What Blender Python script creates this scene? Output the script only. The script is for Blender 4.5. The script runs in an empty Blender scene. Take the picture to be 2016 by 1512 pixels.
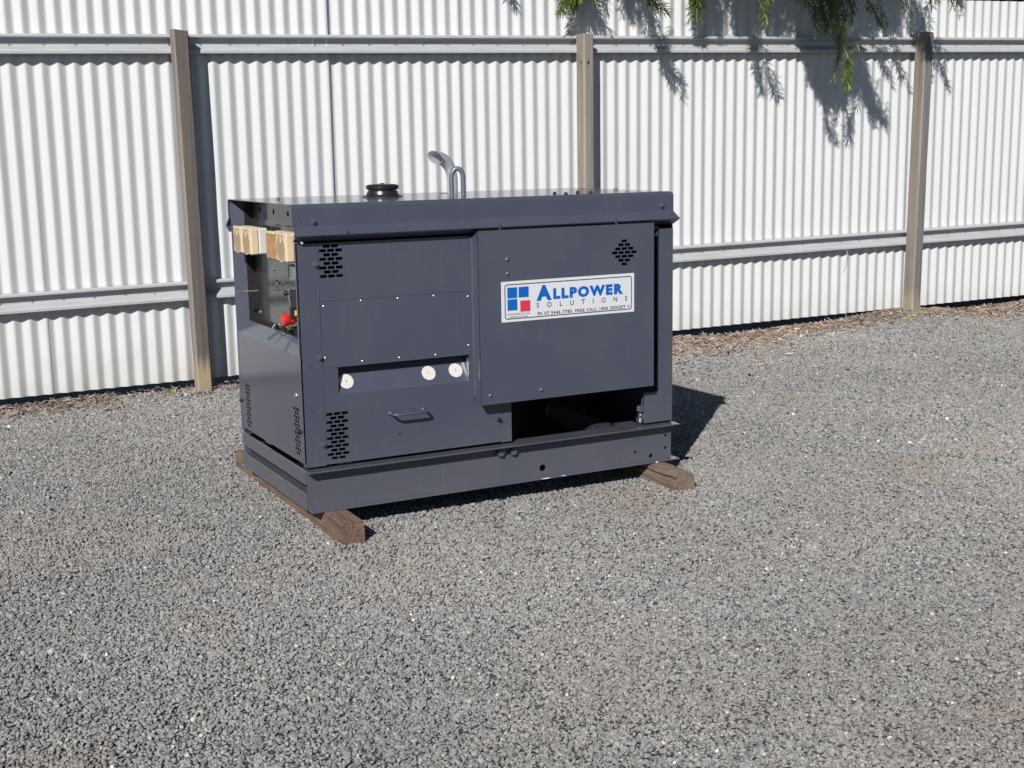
import bpy, math, random
import numpy as np
from mathutils import Vector, Matrix, Euler
R = math.radians
random.seed(11); rng = np.random.default_rng(11)
sc = bpy.context.scene
COL = sc.collection

# ------------------------------------------------------------------ camera
yaw, pit, rol, FPX = 0.48303, -0.17803, -0.017, 2560.13
fw = Vector((math.sin(yaw)*math.cos(pit), math.cos(yaw)*math.cos(pit), math.sin(pit)))
rt = Vector((math.cos(yaw), -math.sin(yaw), 0)); up = rt.cross(fw)
r2 = rt*math.cos(rol)+up*math.sin(rol); u2 = -rt*math.sin(rol)+up*math.cos(rol)
cam = bpy.data.cameras.new('camera'); co = bpy.data.objects.new('camera', cam); COL.objects.link(co)
m = Matrix((r2, u2, -fw)).transposed().to_4x4(); m.translation = (-1.25726, -3.79006, 1.17587)
co.matrix_world = m
cam.sensor_width = 36; cam.lens = FPX/2016*36; cam.clip_end = 2000; cam.clip_start = .05
sc.camera = co

# ------------------------------------------------------------------ sky, sun, exposure
SD = Vector((-1.084, -1.107, 1.0253)).normalized()       # towards the sun
w = bpy.data.worlds.new('World'); sc.world = w; w.use_nodes = True
wn = w.node_tree; bg = wn.nodes['Background']
sky = wn.nodes.new('ShaderNodeTexSky'); sky.sky_type = 'NISHITA'; sky.sun_disc = False
sky.sun_elevation = math.asin(SD.z); sky.sun_rotation = math.atan2(SD.x, SD.y)
sky.air_density = .85; sky.dust_density = .1; sky.ozone_density = 1.6; sky.altitude = 1800
wn.links.new(sky.outputs[0], bg.inputs[0]); bg.inputs[1].default_value = .05
sl = bpy.data.lights.new('sun', 'SUN'); sl.energy = 5.0; sl.angle = R(.53); sl.color = (1, .965, .91)
so = bpy.data.objects.new('sun', sl); COL.objects.link(so)
so.rotation_euler = SD.to_track_quat('Z', 'Y').to_euler()
sc.view_settings.view_transform = 'Standard'; sc.view_settings.look = 'None'
sc.view_settings.exposure = 0.20; sc.view_settings.gamma = 1
sc.view_settings.use_curve_mapping = False

# ------------------------------------------------------------------ materials
def mat(name, color, rough=.6, metal=0, coat=0, coat_r=.1, spec=.5):
    m = bpy.data.materials.new(name); m.use_nodes = True
    b = m.node_tree.nodes['Principled BSDF']
    b.inputs['Base Color'].default_value = (*color, 1); b.inputs['Roughness'].default_value = rough
    b.inputs['Metallic'].default_value = metal
    b.inputs['Coat Weight'].default_value = coat; b.inputs['Coat Roughness'].default_value = coat_r
    b.inputs['Specular IOR Level'].default_value = spec
    return m
def nd(m, t, **k):
    n = m.node_tree.nodes.new(t)
    for a, v in k.items(): setattr(n, a, v)
    return n
def lk(m, a, b): m.node_tree.links.new(a, b)
def bs(m): return m.node_tree.nodes['Principled BSDF']
def pos(m, scale=(1, 1, 1)):
    g = nd(m, 'ShaderNodeNewGeometry'); mp = nd(m, 'ShaderNodeMapping'); mp.inputs['Scale'].default_value = scale
    lk(m, g.outputs['Position'], mp.inputs[0]); return mp.outputs[0]
def noise(m, vec, scale, detail=4, rough=.55, dist=0):
    n = nd(m, 'ShaderNodeTexNoise'); n.inputs['Scale'].default_value = scale; n.inputs['Detail'].default_value = detail
    n.inputs['Roughness'].default_value = rough; n.inputs['Distortion'].default_value = dist
    lk(m, vec, n.inputs['Vector']); return n.outputs[0]
def ramp(m, fac, stops):
    r = nd(m, 'ShaderNodeValToRGB'); e = r.color_ramp.elements
    while len(e) < len(stops): e.new(.5)
    for i, (p_, c) in enumerate(stops):
        e[i].position = p_; e[i].color = (*c, 1) if len(c) == 3 else c
    lk(m, fac, r.inputs[0]); return r.outputs[0]
def mix(m, fac, a, b, mode='MIX'):
    x = nd(m, 'ShaderNodeMix', data_type='RGBA', blend_type=mode)
    for s, v in ((0, fac), (6, a), (7, b)):
        if hasattr(v, 'is_output') or hasattr(v, 'links'): lk(m, v, x.inputs[s])
        else: x.inputs[s].default_value = v if s == 0 else (*v, 1)
    return x.outputs[2]
def bump(m, h, strength=.3, dist=.002):
    b = nd(m, 'ShaderNodeBump'); b.inputs['Strength'].default_value = strength; b.inputs['Distance'].default_value = dist
    lk(m, h, b.inputs['Height']); lk(m, b.outputs[0], bs(m).inputs['Normal'])
def mr(m, fac, lo, hi, a=0, b=1):
    x = nd(m, 'ShaderNodeMapRange'); 
    for i, v in enumerate((a, b, lo, hi)): x.inputs[i+1].default_value = v
    lk(m, fac, x.inputs[0]); return x.outputs[0]

def paint(name, c, rough=.42, coat=.75, coat_r=.09):
    m = mat(name, c, rough, 0, coat, coat_r)
    v = pos(m)
    dust = noise(m, v, 3.2, 6, .6)
    f = mr(m, dust, 0, .13, .45, .8)
    g0 = nd(m, 'ShaderNodeNewGeometry'); sz = nd(m, 'ShaderNodeSeparateXYZ'); lk(m, g0.outputs['Position'], sz.inputs[0])
    hz_ = nd(m, 'ShaderNodeMath', operation='MULTIPLY_ADD'); hz_.inputs[1].default_value = .35; lk(m, noise(m, v, 9, 6, .7), hz_.inputs[0]); lk(m, sz.outputs['Z'], hz_.inputs[2])
    low_ = mr(m, hz_.outputs[0], .17, 0, .20, .50)
    c1_ = mix(m, f, c, (.17, .165, .158)); c2_ = mix(m, low_, c1_, (.20, .185, .165))
    run = mr(m, noise(m, pos(m, (22, 22, 1.1)), 2.2, 5, .65), 0, .12, .58, .78)
    c3_ = mix(m, run, c2_, (.20, .20, .20))
    sc_ = mr(m, noise(m, pos(m, (3, 3, 3)), 75, 2, .5, 3), 0, .35, .735, .76)
    lk(m, mix(m, sc_, c3_, (.30, .30, .31)), bs(m).inputs['Base Color'])
    spk = noise(m, v, 160, 2)
    lk(m, mr(m, spk, rough-.08, rough+.12), bs(m).inputs['Roughness'])
    bigw = noise(m, v, 2.3, 1)
    pe = noise(m, v, 420, 2)
    a = nd(m, 'ShaderNodeMath', operation='MULTIPLY_ADD'); a.inputs[1].default_value = .05
    lk(m, pe, a.inputs[0]); lk(m, bigw, a.inputs[2])
    bump(m, a.outputs[0], .25, .004)
    bn = m.node_tree.nodes[-1]
    for n in m.node_tree.nodes:
        if n.type == 'BUMP': lk(m, n.outputs[0], bs(m).inputs['Coat Normal'])
    return m
PAINT = paint('slate_blue_paint', (.055, .0615, .092))
PAINT_ROOF = paint('slate_blue_roof_paint', (.055, .0615, .092), .35, .62, .03)
BLACKP = paint('black_gloss_panel', (.014, .014, .013), .5, 1.0, .035)
BLACKM = mat('black_trim', (.011, .010, .010), .6)
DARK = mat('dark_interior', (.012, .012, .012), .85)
RUBBER = mat('black_rubber', (.015, .015, .016), .32, spec=.6)
GALV = mat('galvanised_metal', (.42, .44, .47), .38, .85)
CHROME = mat('chrome', (.75, .76, .78), .12, 1)
STEELP = mat('silver_exhaust', (.60, .61, .66), .40, .5)
RIVET = mat('bright_rivet', (.50, .51, .54), .25, .6)
BOLTM = mat('painted_bolt', (.09, .095, .115), .4, .2, .4)
BRASS = mat('dull_bolt', (.26, .25, .24), .4, .6)
CREAM = mat('cream_plastic', (.74, .55, .33), .45)
CREAM2 = mat('cream_recess', (.35, .25, .145), .5)
AMBER = mat('amber_plastic', (.52, .27, .085), .4)
WHITEP = mat('white_plastic', (.54, .52, .50), .45)
RED = mat('red_plastic', (.55, .025, .02), .35)
YEL = mat('yellow_plastic', (.85, .68, .02), .45)
WHITES = mat('white_sign_face', (.60, .61, .65), .45)
BLUE = mat('sign_blue', (.0, .10, .40), .5)
SRED = mat('sign_red', (.55, .035, .06), .5)
GREY = mat('sign_grey', (.045, .045, .055), .5)
DISC = mat('white_disc', (.58, .56, .53), .5)
PRIMER = mat('bare_metal_chips', (.75, .76, .78), .5)
GLASS = mat('meter_glass', (.05, .055, .06), .08, 0, 1, .02)
GRIME = mat('grey_lagging', (.010, .010, .011), .7)
bump(GRIME, noise(GRIME, pos(GRIME, (1, 1, 1)), 60, 4, .6, 1.5), 1, .012)
m_ = CREAM; lk(m_, mix(m_, mr(m_, noise(m_, pos(m_), 22, 4), 0, .45, .4, .7), (.62, .49, .33), (.50, .36, .21)), bs(m_).inputs['Base Color'])
m_ = AMBER; lk(m_, mix(m_, mr(m_, noise(m_, pos(m_), 40, 4), 0, .8, .4, .7), (.42, .23, .085), (.28, .13, .04)), bs(m_).inputs['Base Color'])

# fence steel
SHEET = mat('offwhite_corrugated_steel', (.74, .76, .76), .42, 0, .15, .3)
m_ = SHEET; v = pos(m_, (3, 3, .6))
oi = nd(m_, 'ShaderNodeObjectInfo')
c1 = mix(m_, mr(m_, noise(m_, v, 2.0, 6, .65), 0, .8, .35, .75), (.56, .57, .58), (.52, .535, .545))
c2 = mix(m_, mr(m_, oi.outputs['Random'], 0, .12), c1, (.46, .48, .50))
sp = noise(m_, pos(m_), 90, 3)
c3 = mix(m_, mr(m_, sp, 0, .35, .68, .80), c2, (.36, .35, .34))
g_ = nd(m_, 'ShaderNodeNewGeometry'); sx = nd(m_, 'ShaderNodeSeparateXYZ'); lk(m_, g_.outputs['Position'], sx.inputs[0])
hn = nd(m_, 'ShaderNodeMath', operation='MULTIPLY_ADD'); hn.inputs[1].default_value = .45; lk(m_, noise(m_, pos(m_), 7, 5, .7), hn.inputs[0]); lk(m_, sx.outputs['Z'], hn.inputs[2])
low = mr(m_, hn.outputs[0], .38, 0, .20, .46)
rn = mr(m_, noise(m_, pos(m_, (14, 14, .35)), 2.0, 5, .65), 0, .30, .56, .80)
c3 = mix(m_, rn, c3, (.42, .415, .40))
lk(m_, mix(m_, low, c3, (.37, .33, .29)), bs(m_).inputs['Base Color'])
bump(m_, noise(m_, pos(m_, (1, 1, .35)), 9, 3), .35, .004)
RAIL = mat('zinc_fence_rail', (.50, .51, .52), .42, .05)
m_ = RAIL; v = pos(m_, (.7, .7, 9))
r_ = noise(m_, v, 7, 5, .6)
lk(m_, mix(m_, mr(m_, r_, 0, .7, .4, .75), (.43, .445, .465), (.34, .33, .32)), bs(m_).inputs['Base Color'])
def post_mat(name, ca, cb, foot):
    m_ = mat(name, (.3, .26, .22), .85); tc = nd(m_, 'ShaderNodeTexCoord'); mp = nd(m_, 'ShaderNodeMapping'); mp.inputs['Scale'].default_value = (30, 30, 1.1)
    lk(m_, tc.outputs['Object'], mp.inputs[0])
    gr = noise(m_, mp.outputs[0], 2.2, 7, .65, .5)
    mp2 = nd(m_, 'ShaderNodeMapping'); mp2.inputs['Scale'].default_value = (9, 9, .5); lk(m_, tc.outputs['Object'], mp2.inputs[0])
    g2 = noise(m_, mp2.outputs[0], 2, 4, .6, .3)
    mp3 = nd(m_, 'ShaderNodeMapping'); mp3.inputs['Scale'].default_value = (6, 6, 26); lk(m_, tc.outputs['Object'], mp3.inputs[0])
    saw = noise(m_, mp3.outputs[0], 4, 2)
    c1 = mix(m_, mr(m_, g2, 0, 1, .38, .65), ca, cb)
    c2 = mix(m_, mr(m_, gr, 0, .9, .55, .72), c1, (ca[0]*.35, ca[1]*.33, ca[2]*.32))
    sx = nd(m_, 'ShaderNodeSeparateXYZ'); lk(m_, tc.outputs['Object'], sx.inputs[0])
    hn = nd(m_, 'ShaderNodeMath', operation='MULTIPLY_ADD'); hn.inputs[1].default_value = .30; lk(m_, gr, hn.inputs[0]); lk(m_, sx.outputs['Z'], hn.inputs[2])
    c3 = mix(m_, mr(m_, hn.outputs[0], .75, 0, .25, .34), c2, foot)
    lk(m_, c3, bs(m_).inputs['Base Color'])
    a_ = nd(m_, 'ShaderNodeMath', operation='ADD'); lk(m_, gr, a_.inputs[0]); sw_ = mr(m_, saw, 0, .18); lk(m_, sw_, a_.inputs[1])
    bump(m_, a_.outputs[0], .7, .004)
    return m_
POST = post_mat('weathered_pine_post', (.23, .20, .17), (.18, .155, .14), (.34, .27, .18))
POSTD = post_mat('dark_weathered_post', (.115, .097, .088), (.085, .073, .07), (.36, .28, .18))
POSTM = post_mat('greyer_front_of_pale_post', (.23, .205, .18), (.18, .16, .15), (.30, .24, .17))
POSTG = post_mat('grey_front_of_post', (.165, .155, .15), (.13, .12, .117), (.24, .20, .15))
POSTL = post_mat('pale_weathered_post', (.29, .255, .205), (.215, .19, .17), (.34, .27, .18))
def timber(name, ca, cb, cd, along):
    m = mat(name, ca, .88); tc = nd(m, 'ShaderNodeTexCoord'); mp = nd(m, 'ShaderNodeMapping')
    mp.inputs['Scale'].default_value = along; lk(m, tc.outputs['Object'], mp.inputs[0])
    g = noise(m, mp.outputs[0], 3, 7, .65, .8); g2 = noise(m, pos(m), 14, 4)
    c = mix(m, mr(m, g2, 0, 1, .35, .65), ca, cb)
    lk(m, mix(m, mr(m, g, 0, .9, .5, .68), c, cd), bs(m).inputs['Base Color'])
    bump(m, g, 1, .006); return m
TIMB1 = timber('brown_timber', (.20, .122, .085), (.135, .088, .066), (.06, .038, .028), (22, 1.6, 22))
TIMB2 = timber('grey_brown_timber', (.21, .155, .108), (.145, .112, .09), (.045, .034, .027), (26, 1.3, 26))

# ------------------------------------------------------------------ mesh builder
class MB:
    def __init__(s): s.v = []; s.f = []; s.mi = []; s.mats = []; s.cur = 0; s.sm = []
    def use(s, m):
        if m not in s.mats: s.mats.append(m)
        s.cur = s.mats.index(m); return s
    def add(s, vs, fs, smooth=False):
        o = len(s.v); s.v += [tuple(p) for p in vs]
        for f in fs: s.f.append(tuple(i+o for i in f)); s.mi.append(s.cur); s.sm.append(smooth)
        return s
    def quad(s, a, b, c, d): return s.add([a, b, c, d], [(0, 1, 2, 3)])
    def box(s, x0, x1, y0, y1, z0, z1, M=None):
        vs = [Vector((x, y, z)) for z in (z0, z1) for y in (y0, y1) for x in (x0, x1)]
        if M is not None: vs = [M @ p for p in vs]
        return s.add(vs, [(0, 2, 3, 1), (4, 5, 7, 6), (0, 1, 5, 4), (2, 6, 7, 3), (0, 4, 6, 2), (1, 3, 7, 5)])
    def bbox(s, x0, x1, y0, y1, z0, z1, b=.003, M=None):   # chamfered box
        import itertools
        vs = []; idx = {}
        for sx_ in (0, 1):
            for sy in (0, 1):
                for sz in (0, 1):
                    X, Y, Z = (x0, x1)[sx_], (y0, y1)[sy], (z0, z1)[sz]
                    dx, dy, dz = (b, -b)[sx_], (b, -b)[sy], (b, -b)[sz]
                    for k, P in enumerate(((X, Y+dy, Z+dz), (X+dx, Y, Z+dz), (X+dx, Y+dy, Z))):
                        idx[(sx_, sy, sz, k)] = len(vs); vs.append(Vector(P))
        if M is not None: vs = [M @ p for p in vs]
        fs = []; I = lambda a, b_, c, k: idx[(a, b_, c, k)]
        for a in (0, 1):
            q = [I(a, 0, 0, 0), I(a, 1, 0, 0), I(a, 1, 1, 0), I(a, 0, 1, 0)]; fs.append(q if a else q[::-1])
            q = [I(0, a, 0, 1), I(1, a, 0, 1), I(1, a, 1, 1), I(0, a, 1, 1)]; fs.append(q[::-1] if a else q)
            q = [I(0, 0, a, 2), I(1, 0, a, 2), I(1, 1, a, 2), I(0, 1, a, 2)]; fs.append(q if a else q[::-1])
        for a in (0, 1):
            for c in (0, 1):
                fs.append([I(a, 0, c, 0), I(a, 1, c, 0), I(a, 1, c, 2), I(a, 0, c, 2)])
                fs.append([I(0, a, c, 1), I(1, a, c, 1), I(1, a, c, 2), I(0, a, c, 2)])
                fs.append([I(a, c, 0, 0), I(a, c, 1, 0), I(a, c, 1, 1), I(a, c, 0, 1)])
        for a in (0, 1):
            for c in (0, 1):
                for e in (0, 1): fs.append([I(a, c, e, 0), I(a, c, e, 1), I(a, c, e, 2)])
        return s.add(vs, fs)
    def tube(s, pts, r, n=12, cap=True):
        pts = [Vector(p) for p in pts]; rr = r if isinstance(r, (list, tuple)) else [r]*len(pts)
        vs = []; prev = None
        for i, p in enumerate(pts):
            t = (pts[min(i+1, len(pts)-1)]-pts[max(i-1, 0)]).normalized()
            if prev is None:
                a = Vector((0, 0, 1)) if abs(t.z) < .9 else Vector((1, 0, 0)); u = t.cross(a).normalized()
            else: u = (prev-t*prev.dot(t)).normalized()
            prev = u; wv = t.cross(u)
            for k in range(n):
                an = 2*math.pi*k/n; vs.append(p+(u*math.cos(an)+wv*math.sin(an))*rr[i])
        fs = [(i*n+k, i*n+(k+1) % n, (i+1)*n+(k+1) % n, (i+1)*n+k) for i in range(len(pts)-1) for k in range(n)]
        s.add(vs, fs, True)
        if cap:
            s.add(vs[:n], [tuple(range(n))[::-1]]); s.add(vs[-n:], [tuple(range(n))])
        return s
    def lathe(s, c, axis, prof, n=24):   # prof: (distance along axis, radius)
        c = Vector(c); ax = Vector(axis).normalized(); a = Vector((0, 0, 1)) if abs(ax.z) < .9 else Vector((1, 0, 0))
        u = ax.cross(a).normalized(); wv = ax.cross(u)
        for (d0, r0), (d1, r1) in zip(prof[:-1], prof[1:]):
            vs = [c+ax*d+(u*math.cos(2*math.pi*k/n)+wv*math.sin(2*math.pi*k/n))*r for d, r in ((d0, r0), (d1, r1)) for k in range(n)]
            s.add(vs, [(k, (k+1) % n, n+(k+1) % n, n+k) for k in range(n)], abs(d1-d0) > 1e-6 or True)
        return s
    def extr(s, prof, x0, x1, axis='x', caps=True):    # closed/open profile of (y,z) along x (or (x,z) along y)
        P = (lambda t, a, b: (t, a, b)) if axis == 'x' else (lambda t, a, b: (a, t, b))
        n = len(prof); vs = [P(x0, *q) for q in prof]+[P(x1, *q) for q in prof]
        s.add(vs, [(i, i+1, n+i+1, n+i) for i in range(n-1)])
        return s
    def plate(s, ax, at, u0, u1, v0, v1, rects=(), circs=(), t=.0015, inward=1):
        # sheet in plane x=at or y=at, coordinates (u,z); rects (a,b,c,d) and circs (u,v,r) are cut out
        P = (lambda u, v, d=0: (at+d, u, v)) if ax == 'x' else (lambda u, v, d=0: (u, at+d, v))
        hs = [tuple(h) for h in rects]+[(u-r, u+r, v-r, v+r) for u, v, r in circs]
        hs = [(max(a, u0), min(b, u1), max(c, v0), min(d, v1)) for a, b, c, d in hs]
        us = sorted({u0, u1, *[h[0] for h in hs], *[h[1] for h in hs]}); vv = sorted({v0, v1, *[h[2] for h in hs], *[h[3] for h in hs]})
        us = [a for i, a in enumerate(us) if i == 0 or a-us[i-1] > 1e-7]; vv = [a for i, a in enumerate(vv) if i == 0 or a-vv[i-1] > 1e-7]
        for j in range(len(vv)-1):
            run = None
            for i in range(len(us)):
                ok = False
                if i < len(us)-1:
                    cu, cv = (us[i]+us[i+1])/2, (vv[j]+vv[j+1])/2
                    ok = not any(a < cu < b and c < cv < d for a, b, c, d in hs)
                if ok and run is None: run = us[i]
                if not ok and run is not None:
                    s.quad(P(run, vv[j]), P(us[i], vv[j]), P(us[i], vv[j+1]), P(run, vv[j+1])); run = None
        d = t*inward
        for a, b, c, e in [(u0, u1, v0, v1)]+[tuple(h) for h in rects]:
            for p, q in (((a, c), (b, c)), ((b, c), (b, e)), ((b, e), (a, e)), ((a, e), (a, c))):
                s.quad(P(*p), P(*q), P(*q, d), P(*p, d))
        for cu, cv, r in circs:
            n = 16
            for k in range(n):
                a0, a1 = 2*math.pi*k/n, 2*math.pi*(k+1)/n
                def sq(a):
                    c_, s_ = math.cos(a), math.sin(a); f = r/max(abs(c_), abs(s_)); return cu+c_*f, cv+s_*f
                p0, p1 = (cu+r*math.cos(a0), cv+r*math.sin(a0)), (cu+r*math.cos(a1), cv+r*math.sin(a1))
                s.quad(P(*p0), P(*p1), P(*sq(a1)), P(*sq(a0)))
                s.quad(P(*p0), P(*p1), P(*p1, d*2), P(*p0, d*2))
        return s
    def mesh(s, name, off=(0, 0, 0)):
        me = bpy.data.meshes.new(name)
        me.from_pydata([(a-off[0], b-off[1], c-off[2]) for a, b, c in s.v], [], s.f); me.update()
        for m in s.mats: me.materials.append(m)
        me.polygons.foreach_set('material_index', s.mi); me.polygons.foreach_set('use_smooth', s.sm)
        return me
WORLD = {}
def obj(name, mb, parent=None, loc=(0, 0, 0), rot=None, mats=None):
    me = mb if isinstance(mb, bpy.types.Mesh) else mb.mesh(name, loc)
    o = bpy.data.objects.new(name, me); COL.objects.link(o)
    pl = WORLD.get(parent.name, Vector((0, 0, 0))) if parent else Vector((0, 0, 0))
    if parent: o.parent = parent
    o.location = Vector(loc)-pl; WORLD[o.name] = Vector(loc)
    if rot: o.rotation_euler = rot
    return o
def thing(name, label, cat, loc, group=None):
    o = bpy.data.objects.new(name, None); COL.objects.link(o); o.location = loc; WORLD[o.name] = Vector(loc)
    o['label'] = label; o['category'] = cat; o.empty_display_size = .1
    if group: o['group'] = group
    return o
def tag(o, label=None, cat=None, group=None, kind=None):
    for k, v_ in (('label', label), ('category', cat), ('group', group), ('kind', kind)):
        if v_: o[k] = v_
    return o
def mesh_copy(name, me, parent, loc, rot=None, label=None):
    o = obj(name, me, parent, loc, rot)
    if label: o['label'] = label
    return o

# ------------------------------------------------------------------ terrain
FT = -0.0583; FD = Vector((math.cos(FT), math.sin(FT), 0)); FN = Vector((math.sin(FT), -math.cos(FT), 0)); F0 = Vector((2.75102, 2.91947, 0))
SL = .0159
def fp(s, z=0, off=0): return F0+FD*s+FN*off+Vector((0, 0, z+SL*s))
def sst(a, b, x): t = np.clip((x-a)/(b-a), 0, 1); return t*t*(3-2*t)
def hgt(x, y):
    x = np.asarray(x, float); y = np.asarray(y, float)
    s = (x-F0.x)*FD.x+(y-F0.y)*FD.y; off = (x-F0.x)*FN.x+(y-F0.y)*FN.y
    s = np.clip(s, -9, 9)
    edge = -.020+.0165*s + .034*np.exp(-((s-2.35)/.33)**2)-.026*np.exp(-((s-1.0)/.5)**2)-.026*np.exp(-((s-3.2)/.45)**2) + .012*np.sin(s*2.1+.6)
    behind = sst(.02, -.12, off)*.10  # trench added behind the fence so the gap under the sheets stays dark
    return edge*sst(2.0, .12, off)-behind + .006*np.sin(x*1.7+1)*np.cos(y*1.3)*sst(.0, .4, np.abs(y-.35)+0*x)*sst(2.2, 1.2, off)*0
GRAV = mat('gravel_bed', (.16, .155, .15), .95)
m_ = GRAV; P_ = pos(m_)
vo = nd(m_, 'ShaderNodeTexVoronoi'); vo.inputs['Scale'].default_value = 95; lk(m_, P_, vo.inputs['Vector'])
bwn = nd(m_, 'ShaderNodeSeparateColor'); lk(m_, vo.outputs['Color'], bwn.inputs[0])
cc = ramp(m_, bwn.outputs[0], [(0, (.09, .088, .084)), (.6, (.20, .195, .188)), (1, (.34, .33, .32))])
dk = mr(m_, vo.outputs['Distance'], 1, .25, .35, .75)
cc = mix(m_, 1, cc, dk, 'MULTIPLY')
dirt = mr(m_, noise(m_, P_, 1.3, 5, .6), 0, .55, .52, .72)
cc = mix(m_, mr(m_, noise(m_, pos(m_, (1, 1.6, 1)), .95, 6, .68, .6), 0, .75, .50, .66), cc, (.25, .225, .20))
lk(m_, mix(m_, dirt, cc, (.17, .13, .10)), bs(m_).inputs['Base Color'])
bump(m_, vo.outputs['Distance'], 1, -.01)
xs = np.unique(np.concatenate([np.linspace(-300, -6, 8), np.linspace(-6, 12, 121), np.linspace(12, 300, 8)]))
ys = np.unique(np.concatenate([np.linspace(-300, -4, 8), np.linspace(-4, 1, 20), np.linspace(1, 5, 80), np.linspace(5, 300, 8)]))
X, Y = np.meshgrid(xs, ys); Z = hgt(X, Y)
nx, ny = len(xs), len(ys)
me = bpy.data.meshes.new('ground')
me.from_pydata(list(zip(X.ravel(), Y.ravel(), Z.ravel())), [], [(j*nx+i, j*nx+i+1, (j+1)*nx+i+1, (j+1)*nx+i) for j in range(ny-1) for i in range(nx-1)])
me.materials.append(GRAV)
for p_ in me.polygons: p_.use_smooth = True
g = bpy.data.objects.new('ground', me); COL.objects.link(g); tag(g, 'grey gravel yard around the machine', kind='structure')

# ------------------------------------------------------------------ scattered stones and chips (geometry nodes)
import bmesh
def pebble(seed, flat=.7, ang=.28):
    r = np.random.default_rng(seed); bm = bmesh.new(); bmesh.ops.create_icosphere(bm, subdivisions=1, radius=.5)
    cuts = [(Vector(r.normal(size=3)).normalized(), r.uniform(.30, .42)) for _ in range(5)]
    for v_ in bm.verts:
        v_.co *= 1+r.uniform(-ang, ang)*.5
        for n_, d_ in cuts:
            k = v_.co.dot(n_)
            if k > d_: v_.co -= n_*(k-d_)
        v_.co.z *= flat
    me = bpy.data.meshes.new('pebble'); bm.to_mesh(me); bm.free(); return me
def chip(seed):
    r = np.random.default_rng(seed); n = 4; vs = []; bend = r.uniform(-.35, .35); tw = r.uniform(-.8, .8)
    for i in range(n+1):
        t = i/n-.5; wd = .10*(1-(2*t)**4*.6)*r.uniform(.7, 1.2); z = bend*(t*t)*2; a = tw*t
        c_ = (t, bend*.4*math.sin(t*4), z)
        vs += [(c_[0], c_[1]-wd*math.cos(a), c_[2]-wd*math.sin(a)), (c_[0], c_[1]+wd*math.cos(a), c_[2]+wd*math.sin(a)), (c_[0], c_[1], c_[2]+.07)]
    fs = []
    for i in range(n):
        a = i*3
        for p_, q in ((0, 2), (2, 1), (1, 0)): fs.append((a+p_, a+q, a+3+q, a+3+p_))
    me = bpy.data.meshes.new('chip'); me.from_pydata(vs, [], fs); return me
def scatter(name, pts, rots, scl, kind, tone, meshes, material):
    c = bpy.data.collections.new(name+'_shapes')
    for i, me in enumerate(meshes):
        me.materials.append(material)
        o = bpy.data.objects.new('%s_shape' % name, me); c.objects.link(o)
    me = bpy.data.meshes.new(name); n = len(pts); me.vertices.add(n); me.vertices.foreach_set('co', np.asarray(pts, np.float32).ravel())
    for nm, ty, dat in (('rt', 'FLOAT_VECTOR', rots), ('sc', 'FLOAT_VECTOR', scl), ('kd', 'INT', kind), ('tone', 'FLOAT', tone)):
        a = me.attributes.new(nm, ty, 'POINT')
        a.data.foreach_set('vector' if ty == 'FLOAT_VECTOR' else 'value', np.asarray(dat, np.int32 if ty == 'INT' else np.float32).ravel())
    o = bpy.data.objects.new(name, me); COL.objects.link(o)
    ng = bpy.data.node_groups.new(name, 'GeometryNodeTree')
    ng.interface.new_socket('Geometry', in_out='INPUT', socket_type='NodeSocketGeometry')
    ng.interface.new_socket('Geometry', in_out='OUTPUT', socket_type='NodeSocketGeometry')
    N = ng.nodes; gi = N.new('NodeGroupInput'); go = N.new('NodeGroupOutput'); ip = N.new('GeometryNodeInstanceOnPoints')
    ci = N.new('GeometryNodeCollectionInfo'); ci.inputs['Collection'].default_value = c
    ci.inputs['Separate Children'].default_value = True; ci.inputs['Reset Children'].default_value = True
    def na(nm, ty):
        x = N.new('GeometryNodeInputNamedAttribute'); x.data_type = ty; x.inputs['Name'].default_value = nm
        return [s_ for s_ in x.outputs if s_.enabled and s_.name == 'Attribute'][0]
    e2r = N.new('FunctionNodeEulerToRotation')
    L = ng.links.new
    m2p = N.new('GeometryNodeMeshToPoints')
    L(gi.outputs[0], m2p.inputs['Mesh']); L(m2p.outputs[0], ip.inputs['Points']); L(ci.outputs[0], ip.inputs['Instance']); ip.inputs['Pick Instance'].default_value = True
    L(na('kd', 'INT'), ip.inputs['Instance Index']); L(na('rt', 'FLOAT_VECTOR'), e2r.inputs[0]); L(e2r.outputs[0], ip.inputs['Rotation'])
    L(na('sc', 'FLOAT_VECTOR'), ip.inputs['Scale']); L(ip.outputs[0], go.inputs[0])
    md = o.modifiers.new('scatter', 'NODES'); md.node_group = ng
    return o
def toned(name, stops, rough=.9, dirt_amt=.5, dirt_col=(.20, .15, .115)):
    m = mat(name, (.2, .2, .2), rough); at = nd(m, 'ShaderNodeAttribute', attribute_type='INSTANCER', attribute_name='tone')
    c = ramp(m, at.outputs['Fac'], stops)
    P = pos(m); d = mr(m, noise(m, P, 1.3, 5, .6), 0, dirt_amt, .52, .72)
    d2 = mr(m, noise(m, P, .55, 3), .80, 1.16, .32, .68)
    fin = mr(m, noise(m, pos(m, (1, 1.6, 1)), .95, 6, .68, .6), 0, .42, .50, .66)
    if dirt_amt > 0: c = mix(m, fin, c, (.275, .25, .228))
    c = mix(m, d, c, dirt_col)
    c = mix(m, 1, c, d2, 'MULTIPLY')
    f = noise(m, P, 500, 2); c = mix(m, mr(m, f, 0, .4, .4, .7), c, (.42, .41, .40))
    lk(m, c, bs(m).inputs['Base Color']); return m
STONE = toned('crushed_bluestone', [(0, (.08, .079, .079)), (.35, (.172, .169, .166)), (.75, (.29, .284, .278)), (.955, (.42, .41, .395)), (.975, (.58, .51, .43)), (1, (.78, .76, .72))])
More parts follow.
